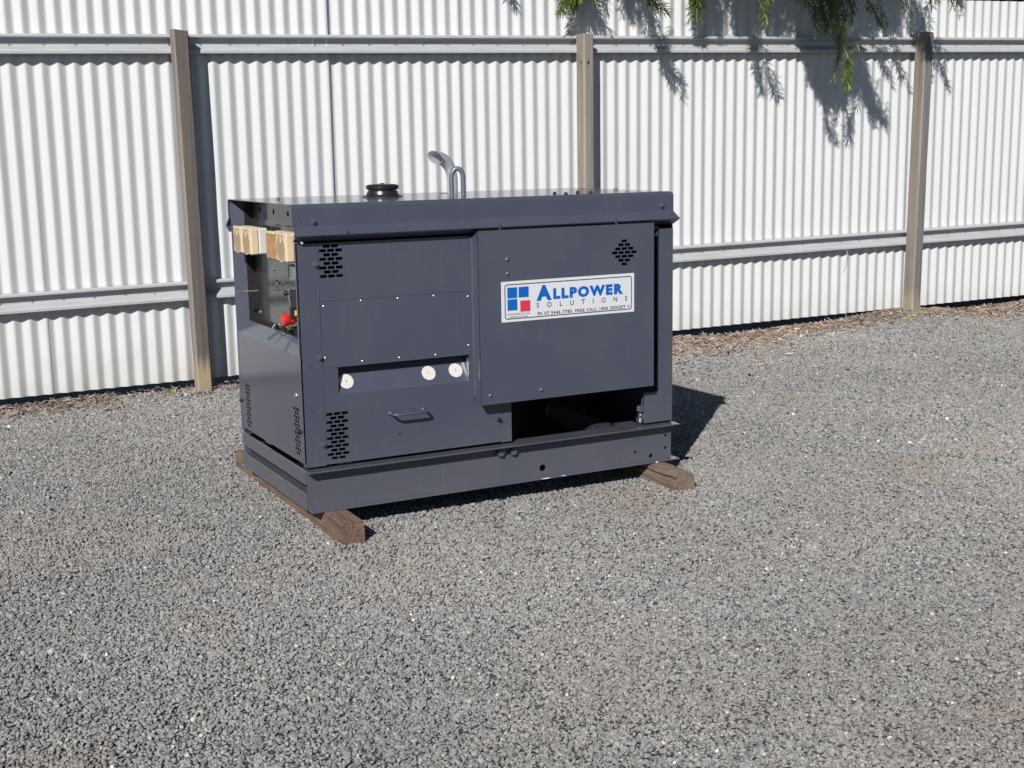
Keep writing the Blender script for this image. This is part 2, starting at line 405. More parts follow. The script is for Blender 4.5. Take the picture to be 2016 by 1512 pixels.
# points in the yard, denser near the camera
CX, CY = -1.257, -3.790
def wedge(n, rmin, rmax, a0=0, a1=57):
    r = np.sqrt(rng.uniform(rmin*rmin, rmax*rmax, n)); a = np.radians(rng.uniform(a0, a1, n))
    return CX+r*np.sin(a), CY+r*np.cos(a)
def area(r0, r1, a=57): return math.radians(a)/2*(r1*r1-r0*r0)
PX, PY, PS = [], [], []
for r0, r1, dens, sz in ((2.0, 3.6, 25000, .0086), (3.6, 5.0, 19000, .0094), (5.0, 6.6, 12000, .0112), (6.6, 9.2, 6500, .0145), (9.2, 12.5, 1800, .022)):
    x, y = wedge(int(area(r0, r1)*dens), r0, r1); PX.append(x); PY.append(y); PS.append(np.full(len(x), sz))
PX = np.concatenate(PX); PY = np.concatenate(PY); PS = np.concatenate(PS)
off = (PX-F0.x)*FN.x+(PY-F0.y)*FN.y; ss = (PX-F0.x)*FD.x+(PY-F0.y)*FD.y
keep = off > .015; PX, PY, PS, off, ss = PX[keep], PY[keep], PS[keep], off[keep], ss[keep]
n = len(PX); S = PS*np.exp(rng.normal(0, .26, n)); asp = rng.uniform(.75, 1.25, (n, 2))
PZ = hgt(PX, PY)+rng.uniform(0, .006, n)
rots = np.stack([rng.normal(0, .45, n), rng.normal(0, .45, n), rng.uniform(0, 6.28, n)], 1)
tone = rng.beta(2.8, 2.6, n)*.93; tone[rng.random(n) < .0009] = .99; tone[rng.random(n) < .002] = .972; PZ[tone > .96] += .004; S[tone > .96] *= .95
scl = np.stack([S*asp[:, 0], S*asp[:, 1], S*rng.uniform(.7, 1.15, n)], 1)
gv = scatter('gravel', np.stack([PX, PY, PZ], 1), rots, scl, rng.integers(0, 8, n), tone, [pebble(100+i) for i in range(8)], STONE)
tag(gv, 'loose grey crushed gravel covering the yard', 'gravel', kind='stuff')

CHIPM = toned('bark_and_leaf_litter', [(0, (.09, .054, .04)), (.35, (.20, .13, .094)), (.7, (.33, .235, .18)), (.92, (.48, .385, .30)), (1, (.62, .55, .46))], dirt_amt=0)
cx, cy, ct, cs = [], [], [], []
def chips(n, s0, s1, o_scale, tmin=0, tmax=1, size=.045):
    s_ = rng.uniform(s0, s1, n); o_ = np.abs(rng.normal(0, o_scale, n))*(.75+.45*np.sin(s_*1.9+1))+.0
    P = np.array([[*(F0+FD*float(a)+FN*float(b))][:2] for a, b in zip(s_, o_)])
    cx.append(P[:, 0]); cy.append(P[:, 1]); ct.append(rng.uniform(tmin, tmax, n)**1.1); cs.append(size*np.exp(rng.normal(0, .4, n)))
chips(15000, -.9, 6.5, .29, size=.031)
chips(7500, -.9, 6.5, .70, .35, 1, .021)
chips(2300, -5.0, -2.75, .16, 0, .85, .028)
chips(900, -2.9, -.9, .30, .1, .7, .022)
chips(420, -5.0, -1.2, 1.0, .4, 1, .02)
cx, cy, ct, cs = map(np.concatenate, (cx, cy, ct, cs)); n = len(cx)
cz = hgt(cx, cy)+rng.uniform(.004, .022, n)
of2 = (cx-F0.x)*FN.x+(cy-F0.y)*FN.y; cz += np.exp(-(of2/.15)**2)*.008
mu = scatter('bark_mulch', np.stack([cx, cy, cz], 1), np.stack([rng.normal(0, .5, n), rng.normal(0, .28, n), rng.uniform(0, 6.28, n)], 1),
    np.stack([cs, cs*rng.uniform(.5, 1.3, n), cs*rng.uniform(.5, 1, n)], 1), rng.integers(0, 6, n), ct, [chip(300+i) for i in range(6)], CHIPM)
tag(mu, 'brown bark chips and leaf litter along the foot of the fence', 'bark mulch', kind='stuff')
# dry grass tufts by the left post and at the left edge
GRASS = mat('dry_grass', (.32, .33, .12), .8); STRAW = mat('straw', (.52, .42, .25), .8)
def tuft(name, c, n, h, m, label):
    b = MB().use(m)
    for _ in range(n):
        a = random.uniform(0, 6.28); l = h*random.uniform(.5, 1.1); le = random.uniform(.3, 1.1); o = Vector((random.gauss(0, .012), random.gauss(0, .012), 0))
        d = Vector((math.cos(a)*le, math.sin(a)*le, 1)).normalized(); sd = Vector((-math.sin(a), math.cos(a), 0))*.0018
        p0 = Vector(c)+o; p1 = p0+d*l*.6; p2 = p1+(d+Vector((math.cos(a), math.sin(a), -.3))*.6).normalized()*l*.4
        b.add([p0-sd, p0+sd, p1+sd, p1-sd, p2], [(0, 1, 2, 3), (3, 2, 4)])
    o = obj(name, b, None, c); tag(o, label, 'grass tuft'); return o
def gz(P): return Vector((P.x, P.y, float(hgt(P.x, P.y))))
tuft('grass_tuft', gz(fp(-2.47, 0, .10)), 16, .07, GRASS, 'small green weed tuft just left of the left fence post')
tuft('grass_tuft', gz(fp(-2.38, 0, .20)), 9, .05, GRASS, 'sparse green blades directly in front of the left fence post')

# ------------------------------------------------------------------ fence
PITCH = .0762
fence = thing('fence', 'off white corrugated steel fence on zinc rails and timber posts behind the generator', 'fence', fp(0, 0, 0))
_ph = np.linspace(0, 2*np.pi, 721); _d = np.cumsum(-np.clip(1.75*np.sin(_ph), -1, 1)); _d -= (_d.max()+_d.min())/2; _d /= _d.max()
def wave(ph): return float(np.interp(ph % (2*math.pi), _ph, _d))
def sheet_mesh():
    b = MB().use(SHEET); per = 10; sub = 14; u0 = -.012; u1 = PITCH*per+.010; n = per*sub+6
    rows = [.036, .5, 1.0, 1.5, 2.062]; vs = []
    for zr in rows:
        for i in range(n+1):
            u = u0+(u1-u0)*i/n
            ph = (u)/PITCH*2*math.pi
            d = .0080*wave(ph)
            lift = .0034*max(0, u)/u1
            P = FD*u+FN*(d+lift)+Vector((0, 0, zr+SL*u)); vs.append(P)
    fs = [(j*(n+1)+i, j*(n+1)+i+1, (j+1)*(n+1)+i+1, (j+1)*(n+1)+i) for j in range(len(rows)-1) for i in range(n)]
    b.add(vs, fs, True); return b.mesh('sheet')
shm = sheet_mesh()
for k in range(-10, 13):
    s_ = (1+10*k-41)*PITCH-.012
    o = mesh_copy('sheet', shm, fence, fp(s_), (random.gauss(0, .0012), 0, random.gauss(0, .0009)))
def rail_prof(zb):    # (off, z)
    return [(.013, zb+.002), (.053, zb), (.056, zb+.003), (.056, zb+.015), (.050, zb+.024), (.022, zb+.041), (.0155, zb+.044), (.0155, zb+.076), (.019, zb+.079),
            (.048, zb+.081), (.051, zb+.083), (.051, zb+.092), (.046, zb+.098), (.013, zb+.099)]
posts_s = [-7.15, -4.75, -2.315, -.022, 2.462, 4.87, 7.2]
SCREW = MB().use(GALV); SCREW.lathe((0, 0, 0), (0, -1, 0), [(0, .0055), (.002, .0055), (.002, .0035), (.006, .0035), (.0065, .0)], 8)
scm = SCREW.mesh('screw')
for zb, nm in ((1.7215, 'upper'), (.466, 'lower')):
    for a, c in zip(posts_s[:-1], posts_s[1:]):
        b = MB().use(RAIL); pr = rail_prof(zb); n = len(pr); aa, c2 = a+.0, c-.001
        vs = []
        for s_ in (aa, c2):
            for o_, z_ in pr: vs.append(fp(s_, z_, o_))
        b.add(vs, [(i, i+1, n+i+1, n+i) for i in range(n-1)])
        r_o = obj('rail', b, fence, fp(aa, zb, .02))
        if -4.8 < a < 4:
            i0 = math.ceil((a+.05)/PITCH)
            for i in range(i0, int((c-.06)/PITCH)+1, 2):
                mesh_copy('screw', scm, r_o, fp(i*PITCH+random.gauss(0, .003), zb+.050+random.gauss(0, .003), .0155), (0, 0, FT))
for i, s_ in enumerate(posts_s):
    top = {2: 1.832, 3: 1.820, 4: 1.882-.039}.get(i, 1.84); wd = {2: .077, 3: .066, 4: .072}.get(i, .075)
    lean = {2: -.020, 3: .0, 4: .030}.get(i, 0)       # top shifted along the fence relative to the foot
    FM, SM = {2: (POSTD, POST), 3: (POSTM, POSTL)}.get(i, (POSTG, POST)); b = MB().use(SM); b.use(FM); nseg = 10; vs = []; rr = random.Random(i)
    prof = [(-.5, 1), (-.42, 0), (.42, 0), (.5, 1)]
    ring = [(-wd/2, .052), (wd/2, .052), (wd/2, .135), (wd/2-.008, .146), (-wd/2+.008, .146), (-wd/2, .135)]
    z0, z1 = -.2, top
    for j in range(nseg+1):
        t = j/nseg; zz = z0+(z1-z0)*t
        for u, o_ in ring:
            P = fp(s_, zz, o_+rr.gauss(0, .0008))+FD*(u+lean*(t-.5)+rr.gauss(0, .0008))
            if j == nseg: P.z += (u*-.10)+rr.gauss(0, .002)
            vs.append(P)
    n = len(ring)
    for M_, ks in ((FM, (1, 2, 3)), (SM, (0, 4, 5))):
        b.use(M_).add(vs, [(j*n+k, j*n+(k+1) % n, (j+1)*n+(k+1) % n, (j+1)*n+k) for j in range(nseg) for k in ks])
    b.add(vs[-n:], [tuple(range(n))])
    o = obj('post', b, fence, fp(s_, 0, .1))
    lab = {2: 'dark brown weathered timber post with pale rotting foot', 3: 'pale weathered timber post with two knots near its top', 4: 'grey tan timber post at the right with leaf shadows on its top'}.get(i)
    if lab: o['label'] = lab
    if i == 3:     # knots
        for P_k, nv in ((fp(s_, 1.662, .1465)+FD*-.006, FN), (fp(s_, 1.664, .112)-FD*(wd/2+.0005), -FD)):
            k = MB().use(BLACKM); tv = nv.cross(Vector((0, 0, 1))); rv = []
            for q in range(12):
                a_q = q/12*6.283; rv.append(P_k+nv*.0006+tv*(.0065+.001*math.sin(3*a_q))*math.cos(a_q)+Vector((0, 0, .011*math.sin(a_q))))
            k.add(rv, [tuple(range(12))]); obj('knot', k, o, P_k)
SOIL = mat('dry_soil_lump', (.26, .205, .15), .95); bump(SOIL, noise(SOIL, pos(SOIL), 45, 5, .7), 1, .012)
for s_, o_, sc_, lb in ((2.44, .20, (.15, .065, .028), 'flaking soil lump in front of the right post'), (2.66, .10, (.10, .06, .045), 'soil heap beside the right post')):
    bm = bmesh.new(); bmesh.ops.create_icosphere(bm, subdivisions=3, radius=1); rr = random.Random(int(s_*100))
    for v_ in bm.verts:
        k = 1+.16*math.sin(v_.co.x*5+s_)*math.cos(v_.co.y*6)+rr.gauss(0, .035); v_.co = Vector((v_.co.x*sc_[0], v_.co.y*sc_[1], v_.co.z*sc_[2]))*k
    me = bpy.data.meshes.new('soil_lump'); bm.to_mesh(me); bm.free(); me.materials.append(SOIL); P = gz(fp(s_, 0, o_)); o = obj('soil_lump', me, None, P, (0, 0, FT)); tag(o, lb, 'soil lump')
# wire stub hanging from the lower rail at right
b = MB().use(GALV); b.tube([fp(1.93, .50, .03), fp(1.935, .45, .05), fp(1.925, .40, .056), fp(1.905, .352, .05)], .0016, 6)
obj('wire', b, fence, fp(1.93, .5, .03))

# ------------------------------------------------------------------ timbers under the machine
def log(name, m, pts_ring, y0, y1, label, x0, skew=0, wob=.0015, seed=0):
    b = MB().use(m); n = len(pts_ring); N_ = 16; rr = random.Random(seed); vs = []
    for j in range(N_+1):
        t = j/N_; y = y0+(y1-y0)*t
        for (u, z) in pts_ring: vs.append((x0+u+skew*t+rr.gauss(0, wob), y+(rr.gauss(0, .002) if j in (0, N_) else 0), z+(rr.gauss(0, wob) if 0 < z < .068 else 0)))
    b.add(vs, [(j*n+k, j*n+(k+1) % n, (j+1)*n+(k+1) % n, (j+1)*n+k) for j in range(N_) for k in range(n)])
    b.add(vs[:n], [tuple(range(n))[::-1]]); b.add(vs[-n:], [tuple(range(n))])
    o = obj(name, b, None, (x0, (y0+y1)/2, 0)); tag(o, label, 'timber', 'timber bearers under the generator'); return o
sq = [(-.001, .0), (.071, .0), (.0725, .01), (.0725, .066), (.070, .070), (.003, .0710), (0, .0685), (-.001, .01)]
log('timber_bearer', TIMB1, sq, -.190, .97, 'square brown timber bearer sticking out under the near left corner', .0440, .006, .0012, 1)
rd = [(.004, -.004), (.068, -.004), (.080, .008), (.083, .028), (.080, .052), (.066, .067), (.045, .071), (.020, .0705), (.003, .066), (-.001, .052), (.006, .0445), (.006, .0425), (-.001, .041), (-.001, .004)]
log('timber_bearer', TIMB2, rd, -.188, .85, 'split grey brown timber bearer with rounded end under the right end', 1.262, 0, .0016, 2)

# ------------------------------------------------------------------ generator
GEN = thing('generator', 'slate blue canopied diesel generator with a printed sign on its side door', 'generator', (.69, .35, .072))
L, W, H = 1.3872, .692, 1.0253
def part(name, b, parent=GEN, loc=(0, 0, 0)): return obj(name, b, parent, loc)
def hexbolt(m, r=.008, h=.005, stud=.0):
    b = MB().use(m)
    n = 6; vs = [(r*math.cos(2*math.pi*k/n), -d, r*math.sin(2*math.pi*k/n)) for d in (.001, h) for k in range(n)]
    b.lathe((0, 0, 0), (0, -1, 0), [(0, r*1.35), (.0012, r*1.35), (.0012, 0)], 14)
    b.add(vs, [(k, (k+1) % n, n+(k+1) % n, n+k) for k in range(n)]+[tuple(range(n, 2*n))])
    if stud: b.lathe((0, -h, 0), (0, -1, 0), [(0, r*.5), (stud, r*.5), (stud, 0)], 10)
    return b.mesh('bolt')
def dome(m, r, h, nm):
    b = MB().use(m); b.lathe((0, 0, 0), (0, -1, 0), [(0, r), (h*.5, r*.85), (h*.9, r*.5), (h, 0)], 12); return b.mesh(nm)
BOLT = hexbolt(BOLTM, .0075, .008, .006); BOLTB = hexbolt(BOLTM, .0078, .007, .003); DOMEB = dome(BOLTM, .0075, .005, 'bolt'); RIV = dome(RIVET, .0036, .0024, 'rivet')
BIGB = hexbolt(BOLTM, .0130, .013); BLKB = hexbolt(BLACKM, .006, .007, .003)

# base frame: front and rear channels, end members
WEBT, WEBB = .2027, .072
holes = [(.8433, .1028, .0118), (1.2231, .1576, .0048), (1.2213, .1108, .0048), (1.3505, .1574, .0052), (1.3496, .1114, .0052), (1.2869, .0901, .0075)]
b = MB().use(PAINT); b.plate('y', .001, .002, 1.374, WEBB+.004, WEBT-.003, circs=holes, t=.0008)
for zt_, x0_, x1_ in ((WEBT, -.003, L+.001), (WEBB+.004, .004, L+.001)):
    b.bbox(x0_, x1_, -.036, .05, zt_-.005, zt_, .0015)
fr_ = part('base_rail', b); fr_['label'] = 'front base channel with bolt holes'
for x_, z_ in ((.6791, .1782), (.7271, .177)): mesh_copy('bolt', BIGB, fr_, (x_, -.001, z_))
for x_, l, hh_ in ((.835, .040, .0022), (.905, .020, .0016), (1.288, .011, .004)):
    b = MB().use(PRIMER); b.add([(x_-l/2, -.0366, .0755), (x_-l*.2, -.0366, .0755-hh_), (x_+l*.3, -.0366, .0756-hh_), (x_+l/2, -.0366, .0762), (x_, -.0366, .0765)], [(0, 1, 2, 3, 4)]); part('paint_chip', b, fr_)
b = MB().use(PAINT); b.box(.004, 1.374, W-.006, W-.001, WEBB, WEBT)
for zt_ in (WEBT, WEBB+.004): b.bbox(-.003, L, W-.05, W+.02, zt_-.005, zt_, .0015)
part('base_rail', b)['label'] = 'rear base channel'
# left end: upper face, recess, lower face
b = MB().use(PAINT)
b.bbox(-.002, .004, .004, W-.004, .156, .2035, .0012); b.bbox(.004, .03, .004, W-.004, .156, .162, .0012)
part('end_rail', b)['label'] = 'upper left end cross member'
b = MB().use(PAINT); b.bbox(-.002, .004, .004, W-.004, .074, .128, .0012); b.bbox(.002, .036, .006, W-.006, .1215, .1275, .001); b.use(BLACKM); b.box(.034, .037, .006, W-.006, .12, .158)  # black strip at the recess back stands in for shade in the gap
part('end_rail', b)['label'] = 'lower left end cross member'
b = MB().use(PAINT); b.bbox(1.366, 1.374, .006, W-.006, WEBB+.002, WEBT-.006, .001); part('end_rail', b)['label'] = 'right end cross member'

# vents
def bricks(u0, ztop, w_, h_, pu, pv, rows, first3=True):
    out = []
    for r in range(rows):
        n3 = (r % 2 == 0) == first3
        for k in range(3 if n3 else 2):
            a = u0+k*pu+(0 if n3 else pu/2); out.append((a, a+w_, ztop-r*pv-h_, ztop-r*pv))
    return out
BT, BB = .9060, .2105      # body top and bottom
# corner post left front
b = MB().use(PAINT); b.plate('y', .002, .005, .0695, BB, BT, circs=[(.0299, .5256, .0025), (.0321, .3842, .0025)], t=.004)
b.quad((.005, .002, BB), (.005, .030, BB), (.005, .030, BT), (.005, .002, BT))
cp = part('corner_post', b); cp['label'] = 'left front corner post'
for z_ in (.8416, .5549, .2795): mesh_copy('bolt', BOLT, cp, (.0612, .002, z_))
# upper panels
b = MB().use(PAINT); b.plate('y', .002, .0703, .600, .7275, BT, rects=bricks(.0748, .9005, .0222, .0095, .0262, .0131, 8, False), t=.003)
up_ = part('upper_panel', b)
b = MB().use(PAINT); b.plate('y', .0008, .0707, .600, .5190, .7268, t=.003)
mp_ = part('middle_panel', b)
for x_, z_ in ((.0813, .7129), (.2043, .7215), (.3288, .7208), (.4527, .7205), (.5746, .7103), (.0796, .5523), (.2016, .5309), (.3271, .5312), (.4539, .5288), (.5728, .5503)):
    mesh_copy('rivet', RIV, mp_, (x_, .0008, z_))
# lower panel with pocket
PX0, PX1, PZ0, PZ1 = .1200, .5748, .4312, .5188
b = MB().use(PAINT); b.plate('y', .002, .0703, .6880, BB+.003, .5188, rects=bricks(.0748, .3772, .0215, .0092, .0255, .01285, 12)+[(PX0, PX1, PZ0, .5188)], circs=[(.3216, .2816, .0035), (.0760, .4, .0001)], t=.003)
D_ = .047
b.quad((PX0, .002, PZ0), (PX1, .002, PZ0), (PX1, D_, PZ1), (PX0, D_, PZ1))
b.quad((PX0, .002, PZ1-.0005), (PX1, .002, PZ1-.0005), (PX1, D_, PZ1-.0005), (PX0, D_, PZ1-.0005))
b.add([(PX0, .002, PZ0), (PX0, .002, PZ1), (PX0, D_, PZ1)], [(0, 1, 2)]); b.add([(PX1, .002, PZ0), (PX1, .002, PZ1), (PX1, D_, PZ1)], [(0, 1, 2)])
lp = part('lower_panel', b); lp['label'] = 'lower front panel with sloping gauge pocket and brick pattern vent'
sn = Vector((0, -(PZ1-PZ0), D_-.002)).normalized()
def slope_pt(x_, z0_):     # from apparent point in plane y=0 to the sloping face, along the camera ray
    c_ = Vector((-1.25726, -3.79006, 1.17587)); d_ = Vector((x_, 0, z0_))-c_; P0 = Vector((PX0, .002, PZ0)); t_ = (P0-c_).dot(sn)/d_.dot(sn); return c_+d_*t_
for x_, z_ in ((.1448, .4718), (.427, .4714), (.5231, .4713)):
    P = slope_pt(x_, z_)+sn*.0005
    b = MB().use(DISC); b.lathe(P, sn, [(0, .0240), (.0012, .0240), (.0016, .0228), (.0016, 0)], 28)
    b.use(BLACKM); a = Vector((1, 0, 0)); u_ = sn.cross(a)
    p_ = P+sn*.0019; an = {.1448: 1.5, .427: .8, .5231: 1.65}[x_]; e_ = a*math.cos(an)+u_*math.sin(an)*-1; f_ = sn.cross(e_)
    b.add([p_-e_*.006-f_*.0006, p_+e_*.006-f_*.0006, p_+e_*.006+f_*.0006, p_-e_*.006+f_*.0006], [(0, 1, 2, 3)])
    obj('gauge_cover', b, lp, P)['label'] = 'round white cover with a short pen mark'
for x_, z_ in ((.4415, .461), (.537, .459)):
    P = slope_pt(x_, z_)+sn*.0005; b = MB().use(BLACKM); b.lathe(P, sn, [(0, .0028), (.0005, .0028), (.0005, 0)], 10); obj('drill_hole', b, lp, P)
# worn flange at the right of the pocket
b = MB().use(GALV); b.add([(PX1-.001, .004, .447), (PX1-.001, .003, .505), (PX1-.001, .030, .512), (PX1-.001, .012, .455)], [(0, 1, 2, 3)]); 
gm = GALV
obj('worn_edge', b, lp, (PX1, .01, .48))
b = MB().use(PAINT)
hx0, hx1, hz = .2925, .4085, .3525
b.tube([(hx0-.004, .002, hz-.0015), (hx0, -.004, hz), (hx0, -.024, hz), (hx0+.004, -.031, hz), (hx0+.010, -.034, hz), (hx1-.010, -.034, hz), (hx1-.004, -.031, hz), (hx1, -.024, hz), (hx1, -.004, hz), (hx1+.003, .002, hz-.0015)], .0042, 10)
b.lathe((hx0, .002, hz), (0, -1, 0), [(0, .009), (.002, .008), (.004, .005)], 12); b.lathe((hx1, .002, hz), (0, -1, 0), [(0, .009), (.002, .008), (.004, .005)], 12)
obj('handle', b, lp, (hx0, 0, hz))
b = MB().use(PAINT); b.plate('y', .003, .6888, .7278, BB, .40, t=.02); b.quad((.7278, .003, BB), (.7278, .10, BB), (.7278, .10, .40), (.7278, .003, .40))
st = part('strut', b); mesh_copy('bolt', BLKB, st, (.6815, .0015, .288)); st['label'] = 'narrow upright beside the lower opening'
# behind the door
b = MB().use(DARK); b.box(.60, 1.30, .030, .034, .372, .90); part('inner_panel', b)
b = MB().use(PAINT); b.box(.598, 1.318, .004, .009, .898, BT); part('door_header', b)
# right front post (stepped)
b = MB().use(PAINT)
b.plate('y', .002, 1.3195, 1.3795, BB, .898, t=.004); b.plate('y', .002, 1.2587, 1.3195, BB, .3212, t=.004)
b.quad((1.3195, .002, .3212), (1.3195, .05, .3212), (1.3195, .05, .898), (1.3195, .002, .898))
b.quad((1.2587, .002, BB), (1.2587, .02, BB), (1.2587, .02, .3212), (1.2587, .002, .3212))
part('corner_post', b)['label'] = 'right front corner post with a stepped foot'
# access door
d0 = -.045; DX0, DX1, DZ0, DZ1 = .5925, 1.2680, .3540, .9222
dia = []
for r, k in enumerate((1, 2, 3, 4, 3, 2, 1)):
    zt_ = .8705-r*.01305
    for q in range(k):
        a = 1.1475-k*.0257/2+q*.0257+.0016; dia.append((a, a+.0225, zt_-.0095, zt_))
b = MB().use(PAINT); b.plate('y', d0, DX0, DX1, DZ0, DZ1, rects=dia, t=.003)
mt = .022
b.add([(DX0, d0, DZ0), (DX0, d0, DZ1), (DX0, -.001, DZ1-mt), (DX0, -.001, DZ0+mt)], [(0, 1, 2, 3)])
b.add([(DX1, d0, DZ0), (DX1, d0, DZ1), (DX1, -.001, DZ1-.004), (DX1, -.001, DZ0+mt)], [(0, 1, 2, 3)])
b.add([(DX0, d0, DZ0), (DX1, d0, DZ0), (DX1-mt, -.001, DZ0), (DX0+mt, -.001, DZ0)], [(0, 1, 2, 3)])
b.add([(DX0, d0, DZ1), (DX1, d0, DZ1), (DX1-mt, -.001, DZ1), (DX0+mt, -.001, DZ1)], [(0, 1, 2, 3)])
b.add([(DX0-.006, -.001, DZ1-mt), (DX0, -.003, DZ1-mt), (DX0, -.003, DZ0+mt), (DX0-.006, -.001, DZ0+mt)], [(0, 1, 2, 3)])
door = part('access_door', b); door['label'] = 'raised box-shaped side door with diamond brick vent'
for x_, z_ in ((.6966, .8267), (.6972, .7803)): mesh_copy('bolt', DOMEB, door, (x_, d0, z_))
for x_, z_ in ((.6265, .3838), (.817, .384)): mesh_copy('bolt', DOMEB, door, (x_, d0, z_))
b = MB().use(BLACKM); b.lathe((DX0-.0004, -.020, .398), (-1, 0, 0), [(0, .003), (.0004, .003), (.0004, 0)], 10); obj('drill_hole', b, door, (DX0, -.02, .398))
for x_ in (.675, 1.118):
    b = MB().use(PAINT); b.bbox(x_-.0018, x_+.0018, -.040, -.036, .915, .945, .0005); b.bbox(x_-.0018, x_+.0018, -.047, -.038, .9222, .9262, .0005); obj('door_hook', b, door, (x_, -.03, .93))
# silencer and lagging inside the opening
b = MB().use(GRIME); P0 = Vector((.985, .220, .262)); P1 = Vector((1.185, .125, .165)); pts = [P0.lerp(P1, i/14)+Vector((0, 0, .004*math.sin(i*2.1))) for i in range(15)]
b.tube(pts, [.034+.0025*math.sin(i*1.9) for i in range(15)], 14); obj('exhaust_lagging', b, GEN, P0)
b = MB().use(BLACKM); b.tube([P0-Vector((.004, -.002, -.001)), P0+Vector((.004, -.002, -.001))], .040, 20); obj('lagging_clamp', b, GEN, P0)
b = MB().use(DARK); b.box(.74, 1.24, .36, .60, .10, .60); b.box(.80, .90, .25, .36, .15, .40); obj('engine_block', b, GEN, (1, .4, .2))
b = MB().use(PAINT); b.add([(1.150, .000, .2040), (1.262, .000, .2040), (1.262, .09, .2040), (1.185, .09, .2040)], [(0, 1, 2, 3)])
obj('gusset_plate', b, GEN, (1.2, .03, .204))
b = MB().use(CHROME); b.lathe((1.252, .018, .2075), (.12, 0, 1), [(0, .004), (.008, .014), (.022, .0185), (.034, .019), (.035, .016), (.040, .017), (.046, .010), (.05, .011)], 20)
b.bbox(1.236, 1.262, .012, .016, .255, .275, .001, Matrix.Rotation(.0, 4, 'Y')); obj('mount_cup', b, GEN, (1.252, .02, .21))
# roof canopy
def roof_prof():
    r = .012; arc = [(r-r*math.cos(a), H-r+r*math.sin(a)) for a in np.linspace(0, math.pi/2, 7)]
    front = [(.003, .9125), (-.034, .9300), (-.0355, .9325), (-.0335, .9350), (-.004, .9545), (0, .958)]+arc
    back = [(W-y, z) for y, z in front][::-1]
    return front+back
b = MB().use(PAINT_ROOF); pr = roof_prof(); n = len(pr)
x0_, x1_ = -.008, 1.3795
xs_ = [x0_, x1_-.012, x1_-.006, x1_-.0016, x1_]; dz_ = [0, 0, .0016, .006, .012]
vs = []
for x_, dz in zip(xs_, dz_):
    for y, z in pr:
        zz = min(z, H-dz) if z > .958 else z
        vs.append((x_, y, zz))
b.add(vs, [(j*n+i, j*n+i+1, (j+1)*n+i+1, (j+1)*n+i) for j in range(len(xs_)-1) for i in range(n-1)])
roof = None
# lip ends reach past the skirt at the right
b.add([(x1_, -.0, .9125), (x1_, -.034, .9300), (x1_+.004, -.0355, .9325), (x1_, -.004, .9545), (x1_, 0, .958)], [(0, 1, 2, 3, 4)])
b.quad((x1_, 0, .9155), (x1_, W, .9155), (x1_, W, H-.012), (x1_, 0, H-.012))
# sheet thickness at open left end
for (ya, za), (yb, zb) in zip(pr[:-1], pr[1:]):
    cy_, cz_ = .346, .95
    sh_ = lambda y, z: (y+(.0022 if y < cy_ else -.0022), z-.0022 if z > .96 else z)
    b.quad((x0_, ya, za), (x0_, yb, zb), (x0_, *sh_(yb, zb)), (x0_, *sh_(ya, za)))
    b.quad((x0_, *sh_(ya, za)), (x0_, *sh_(yb, zb)), (x0_+.05, *sh_(yb, zb)), (x0_+.05, *sh_(ya, za)))
roof = part('roof_canopy', b); roof['label'] = 'folded sheet roof with a flared drip edge'
for x_, z_ in ((.0595, .9727),): mesh_copy('bolt', BOLTB, roof, (x_, -.0005, z_))
mesh_copy('bolt', BOLTB, roof, (1.3282, -.0005, .9776))
b = MB().use(BLACKM); b.lathe((.022, -.0002, .972), (0, -1, 0), [(0, .0022), (.0004, .0022), (.0004, 0)], 8); obj('drill_hole', b, roof, (.022, 0, .972))
SLOT = MB().use(BLACKM); SLOT.lathe((0, 0, 0), (0, -1, 0), [(0, .0033), (.0004, .0033), (.0004, 0)], 10)
for x_, y_, mt_ in ((.1014, .4674, BRASS), (.9663, .112, BLACKM), (.9686, .0397, BLACKM), (1.0683, .131, BLACKM), (1.0711, .0491, BLACKM), (1.26, .43, BRASS), (1.33, .30, BRASS)):
    b = MB().use(mt_); b.lathe((0, 0, 0), (0, 0, 1), [(0, .0078), (.0015, .0078), (.0015, .0056), (.0075, .0056), (.0078, 0)], 6); mesh_copy('bolt', b.mesh('bolt'), roof, (x_, y_, H))
b = MB().use(PAINT); b.bbox(-.012, -.006, -.027, -.0235, .915, .951, .001); obj('drip_edge_cap', b, roof, (-.01, -.025, .93)) if False else None
# little notch clips on the drip edge
for x_ in (.1545, .675, 1.118):
    b = MB().use(BLACKM); b.bbox(x_, x_+.006, -.0362, -.0285, .931, .9395, .0006); obj('edge_notch', b, roof, (x_, -.02, .94))
# rain cap of the radiator filler
cc_ = (.4600, .420, H)
b = MB().use(RUBBER); b.lathe(cc_, (0, 0, 1), [(0, .070), (.003, .070), (.0045, .060), (.009, .0555), (.019, .0525), (.0195, .049), (.024, .049), (.025, .054), (.030, .0565), (.037, .0575), (.0385, .055), (.0415, .048), (.043, .03), (.0435, 0)], 40)
b.bbox(cc_[0]-.006, cc_[0]+.006, cc_[1]-.006, cc_[1]+.006, H+.043, H+.046, .001)
part('filler_cap', b).__setitem__('label', 'round black rubber filler cap on the roof')
